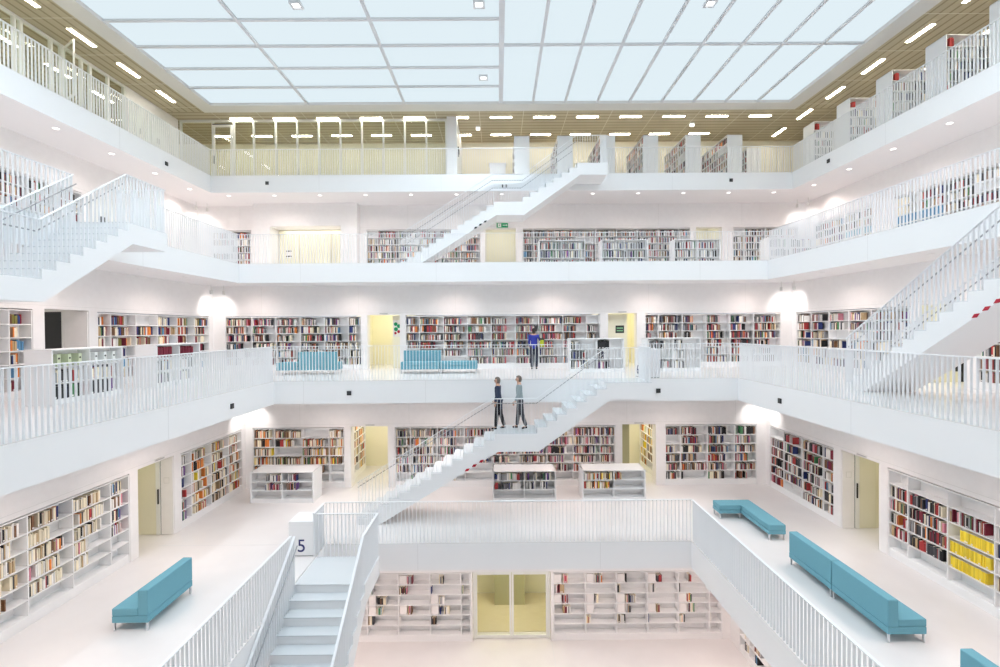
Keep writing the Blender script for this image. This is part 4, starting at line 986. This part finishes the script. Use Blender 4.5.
    for (hx, k, an, toe, hl) in leg_pts:
        c0 = ad((hx[0], hx[1], hx[2] - .04),   .106, .112, b1); c1 = ad(tuple((Vector(hx) + Vector(k)) / 2),   .094, .098, c0); c2 = ad(k, .074, .078, c1); c3 = ad(tuple((Vector(k) + Vector(an)) / 2), .070, .076, c2); ad((an[0], an[1], an[2] - .005), .056, .064, c3)
    skin_obj('trousers', n, e, legs, t)
    for (hx, k, an, toe, hl) in leg_pts:
        n = []; e = []
        c0 = ad((hl[0], hl[1], max(.035, hl[2])), .038, .036); c1 = ad((an[0], an[1] + .03, max(.045, an[2] - .04)), .042, .042, c0); ad((toe[0], toe[1], max(.03, toe[2] + .005)), .042, .028, c1)
        skin_obj('shoe', n, e, shoe, t)
    hm = MB(); nu, nv = 16, 9; cyh = hd[1] - .012; czh = hd[2] + .035
    for j in range(nv + 1):
        ph = PI * j / nv - PI / 2
        for i in range(nu):
            th = 2 * PI * i / nu; x = .083 * math.cos(ph) * math.cos(th); y = .104 * math.cos(ph) * math.sin(th); z = .105 * math.sin(ph)
            if z < 0: z *= (1 + hairlen * 6) if y < .01 else 1
            if y > .02 and z < .045: x *= .6; y = .02 + (y - .02) * .2; z = max(z, -.03)
            hm.v.append(P(x, cyh + y, czh + z))
    for j in range(nv):
        for i in range(nu):
            k = (i + 1) % nu; hm.f.append((j * nu + i, j * nu + k, (j + 1) * nu + k, (j + 1) * nu + i)); hm.m.append(0)
    hm.build('hair', hair, t, 0, True)
    for s in (-1, 1):
        MB().cyl((P(s * .03, 0, 0)[0], P(0, 0, hd[2] + .022)[2]), .010, P(0, hd[1] + .078, 0)[1], P(0, hd[1] + .088, 0)[1], 10, 0, None, 'y').build('eye', M['black'], t)
    mo = MB().box(*[v * S for v in (-.022, .022, hd[1] + .076, hd[1] + .086, hd[2] - .052, hd[2] - .043)]); mo.build('mouth', M['red'], t)
    return t
HB = mat('dark_hair', (.03, .022, .018), .6); HG = mat('grey_brown_hair', (.16, .13, .11), .6)
NAVY = mat('navy_cloth', (.03, .045, .09), .8); DRK = mat('black_cloth', (.02, .02, .025), .8); GREY = mat('pale_grey_cloth', (.33, .40, .42), .8); CHAR = mat('charcoal_cloth', (.06, .065, .08), .8)
BLU = mat('royal_blue_cloth', (.03, .04, .30), .8); JEAN = mat('dark_jeans', (.025, .028, .05), .8)
zland = 6.58 + .022
person('person in long dark navy coat and dark trousers on the central stair landing', (.0, 14.0, zland), PI / 2 - .15, HG, NAVY, DRK, DRK, coat=.16, Lleg=(.14,), Rleg=(-.13,), Lknee=.06, Rknee=.16, arms=(((-.04, -.05, -.27), (.0, .09, -.24), .6), ((.04, .05, -.27), (.0, .10, -.23), .6)), H=.88)
person('person in pale grey top and charcoal trousers walking behind the one in navy', (.63, 14.05, zland), PI / 2, HG, GREY, CHAR, DRK, Lleg=(-.14,), Rleg=(.15,), Lknee=.18, Rknee=.05, arms=(((-.04, .05, -.27), (.0, .10, -.23), .6), ((.04, -.06, -.27), (.0, .07, -.24), .6)), H=.90)
person('person in a blue jacket and dark trousers browsing the sixth floor bookcase, seen from behind', (1.36, 18.12, FL[6] + .002), -.12, HB, BLU, JEAN, DRK, Lleg=(-.03,), Rleg=(.07,), Lknee=.02, Rknee=.05, arms=(((-.05, .02, -.28), (.03, .12, -.22), .6), ((.10, .10, -.22), (.10, .22, .02), .9)), H=.90, hairlen=.2)
t = thing('shoulder_bag', 'yellow-green and black bag hanging at the right side of the person in blue', 'bag', (1.64, 18.02, FL[6] + .86), -.25)
M['lime'] = mat('lime_cloth', (.45, .50, .03), .7)
MB().box(-.05, .10, -.07, .07, 0, .34).build('bag_body', M['black'], t, bevel=.02); MB().box(-.045, .095, -.088, -.072, .02, .27).build('bag_flap', M['lime'], t, bevel=.006); MB().bar((-.03, 0, .33), (-.10, .0, .44), .03, .012).build('strap', M['lime'], t)

# ------------------------------------------------------------------ books: the 300 that show largest one by one, the rest as one mass
dg = bpy.context.evaluated_depsgraph_get(); bpy.context.view_layer.update(); dg.update()
cand = []
for b in BOOKS:
    Mx = b['M']; c = Mx @ Vector((b['u'] + b['t'] / 2, b['v'], b['w'] + b['h'] / 2)); nrm = (Mx.to_3x3() @ Vector((0, -1, 0)))
    d = CAM - c; D = d.length; pr = project(c); b['c'] = c; b['n'] = nrm
    if pr is None or not (2 < pr[0] < 998 and 2 < pr[1] < 665) or 'rear' in b['case']: b['a'] = 0; continue
    b['a'] = b['t'] * b['h'] * max(0, nrm.dot(d / D)) / D ** 2
    if b['a'] > 0: cand.append(b)
cand.sort(key=lambda b: -b['a'])
chosen = []
for b in cand:
    if len(chosen) >= 300: break
    seen = 0
    for f in (.25, .5, .75):
        p = b['M'] @ Vector((b['u'] + b['t'] / 2, b['v'], b['w'] + b['h'] * f)); d = p - CAM; L = d.length; d.normalize()
        hit, loc, no, idx, ob, mm = scn.ray_cast(dg, CAM, d, distance=L - .03)
        if not hit: seen += 1
    if seen >= 2: chosen.append(b); b['solo'] = True
bm_ = MB(); bm_.box(0, 1, 0, 1, 0, 1, [1, 1, 0, 0, 1, 0])
k = len(bm_.v); bm_.v += [(.08, -.003, .05), (.92, -.003, .05), (.92, -.003, .17), (.08, -.003, .17)]; bm_.f.append((k, k+1, k+2, k+3)); bm_.m.append(2)
BM = bm_.data('book', [M['cover'], M['pages'], M['card']])
seen_labels = {}
for b in chosen:
    o = link('book', BM); o.matrix_world = b['M'] @ Matrix.Translation((b['u'], b['v'], b['w'])) @ Matrix.Diagonal((b['t'], b['d'], b['h'], 1))
    c = PAL[b['col']]; j = random.uniform(.8, 1.15); o.color = (min(1, c[0] * j), min(1, c[1] * j), min(1, c[2] * j), 1)
    lab = f"{b['col']} book, {ordw(b['i'])} along {ORD[b['row'] - 1]} shelf, {ORD[b['bay']]} bay, bookcase {b['case']}"
    tag(o, lab, 'book', 'individual books on the nearer shelves')
rest = [b for b in BOOKS if not b.get('solo')]
N = len(rest); V = np.zeros((N, 8, 3), np.float32); CC = np.zeros((N, 4, 4), np.float32)
base = np.array([(0,0,0),(1,0,0),(1,1,0),(0,1,0),(0,0,1),(1,0,1),(1,1,1),(0,1,1)], np.float32)
for i, b in enumerate(rest):
    R = np.array(b['M']); q = base * (b['t'], b['d'], b['h']) + (b['u'], b['v'], b['w'])
    V[i] = q @ R[:3, :3].T + R[:3, 3]
    c = np.array(PAL[b['col']]) * random.uniform(.8, 1.15); c = np.minimum(c, 1)
    CC[i, :3, :3] = c; CC[i, 3, :3] = (.80, .74, .62); CC[i, :, 3] = 1
quad = np.array([(0,1,5,4),(1,2,6,5),(3,0,4,7),(4,5,6,7)], np.int32)
FQ = (quad[None] + (np.arange(N) * 8)[:, None, None]).reshape(-1, 4)
me = bpy.data.meshes.new('books'); me.from_pydata(V.reshape(-1, 3).tolist(), [], FQ.tolist())
at = me.attributes.new('cover', 'FLOAT_COLOR', 'FACE'); at.data.foreach_set('color', CC.reshape(-1, 4).ravel())
me.materials.append(M['mass']); me.update()
o = link('books', me); tag(o, 'the many smaller books on all farther shelves of the five floors', None, None, 'stuff')

# ------------------------------------------------------------------ world
w = bpy.data.worlds.new('world'); scn.world = w; w.use_nodes = True
w.node_tree.nodes['Background'].inputs['Color'].default_value = (.8, .87, 1, 1); w.node_tree.nodes['Background'].inputs['Strength'].default_value = .5
print('BOOKS', len(BOOKS), 'chosen', len(chosen), 'objects', len(scn.objects))
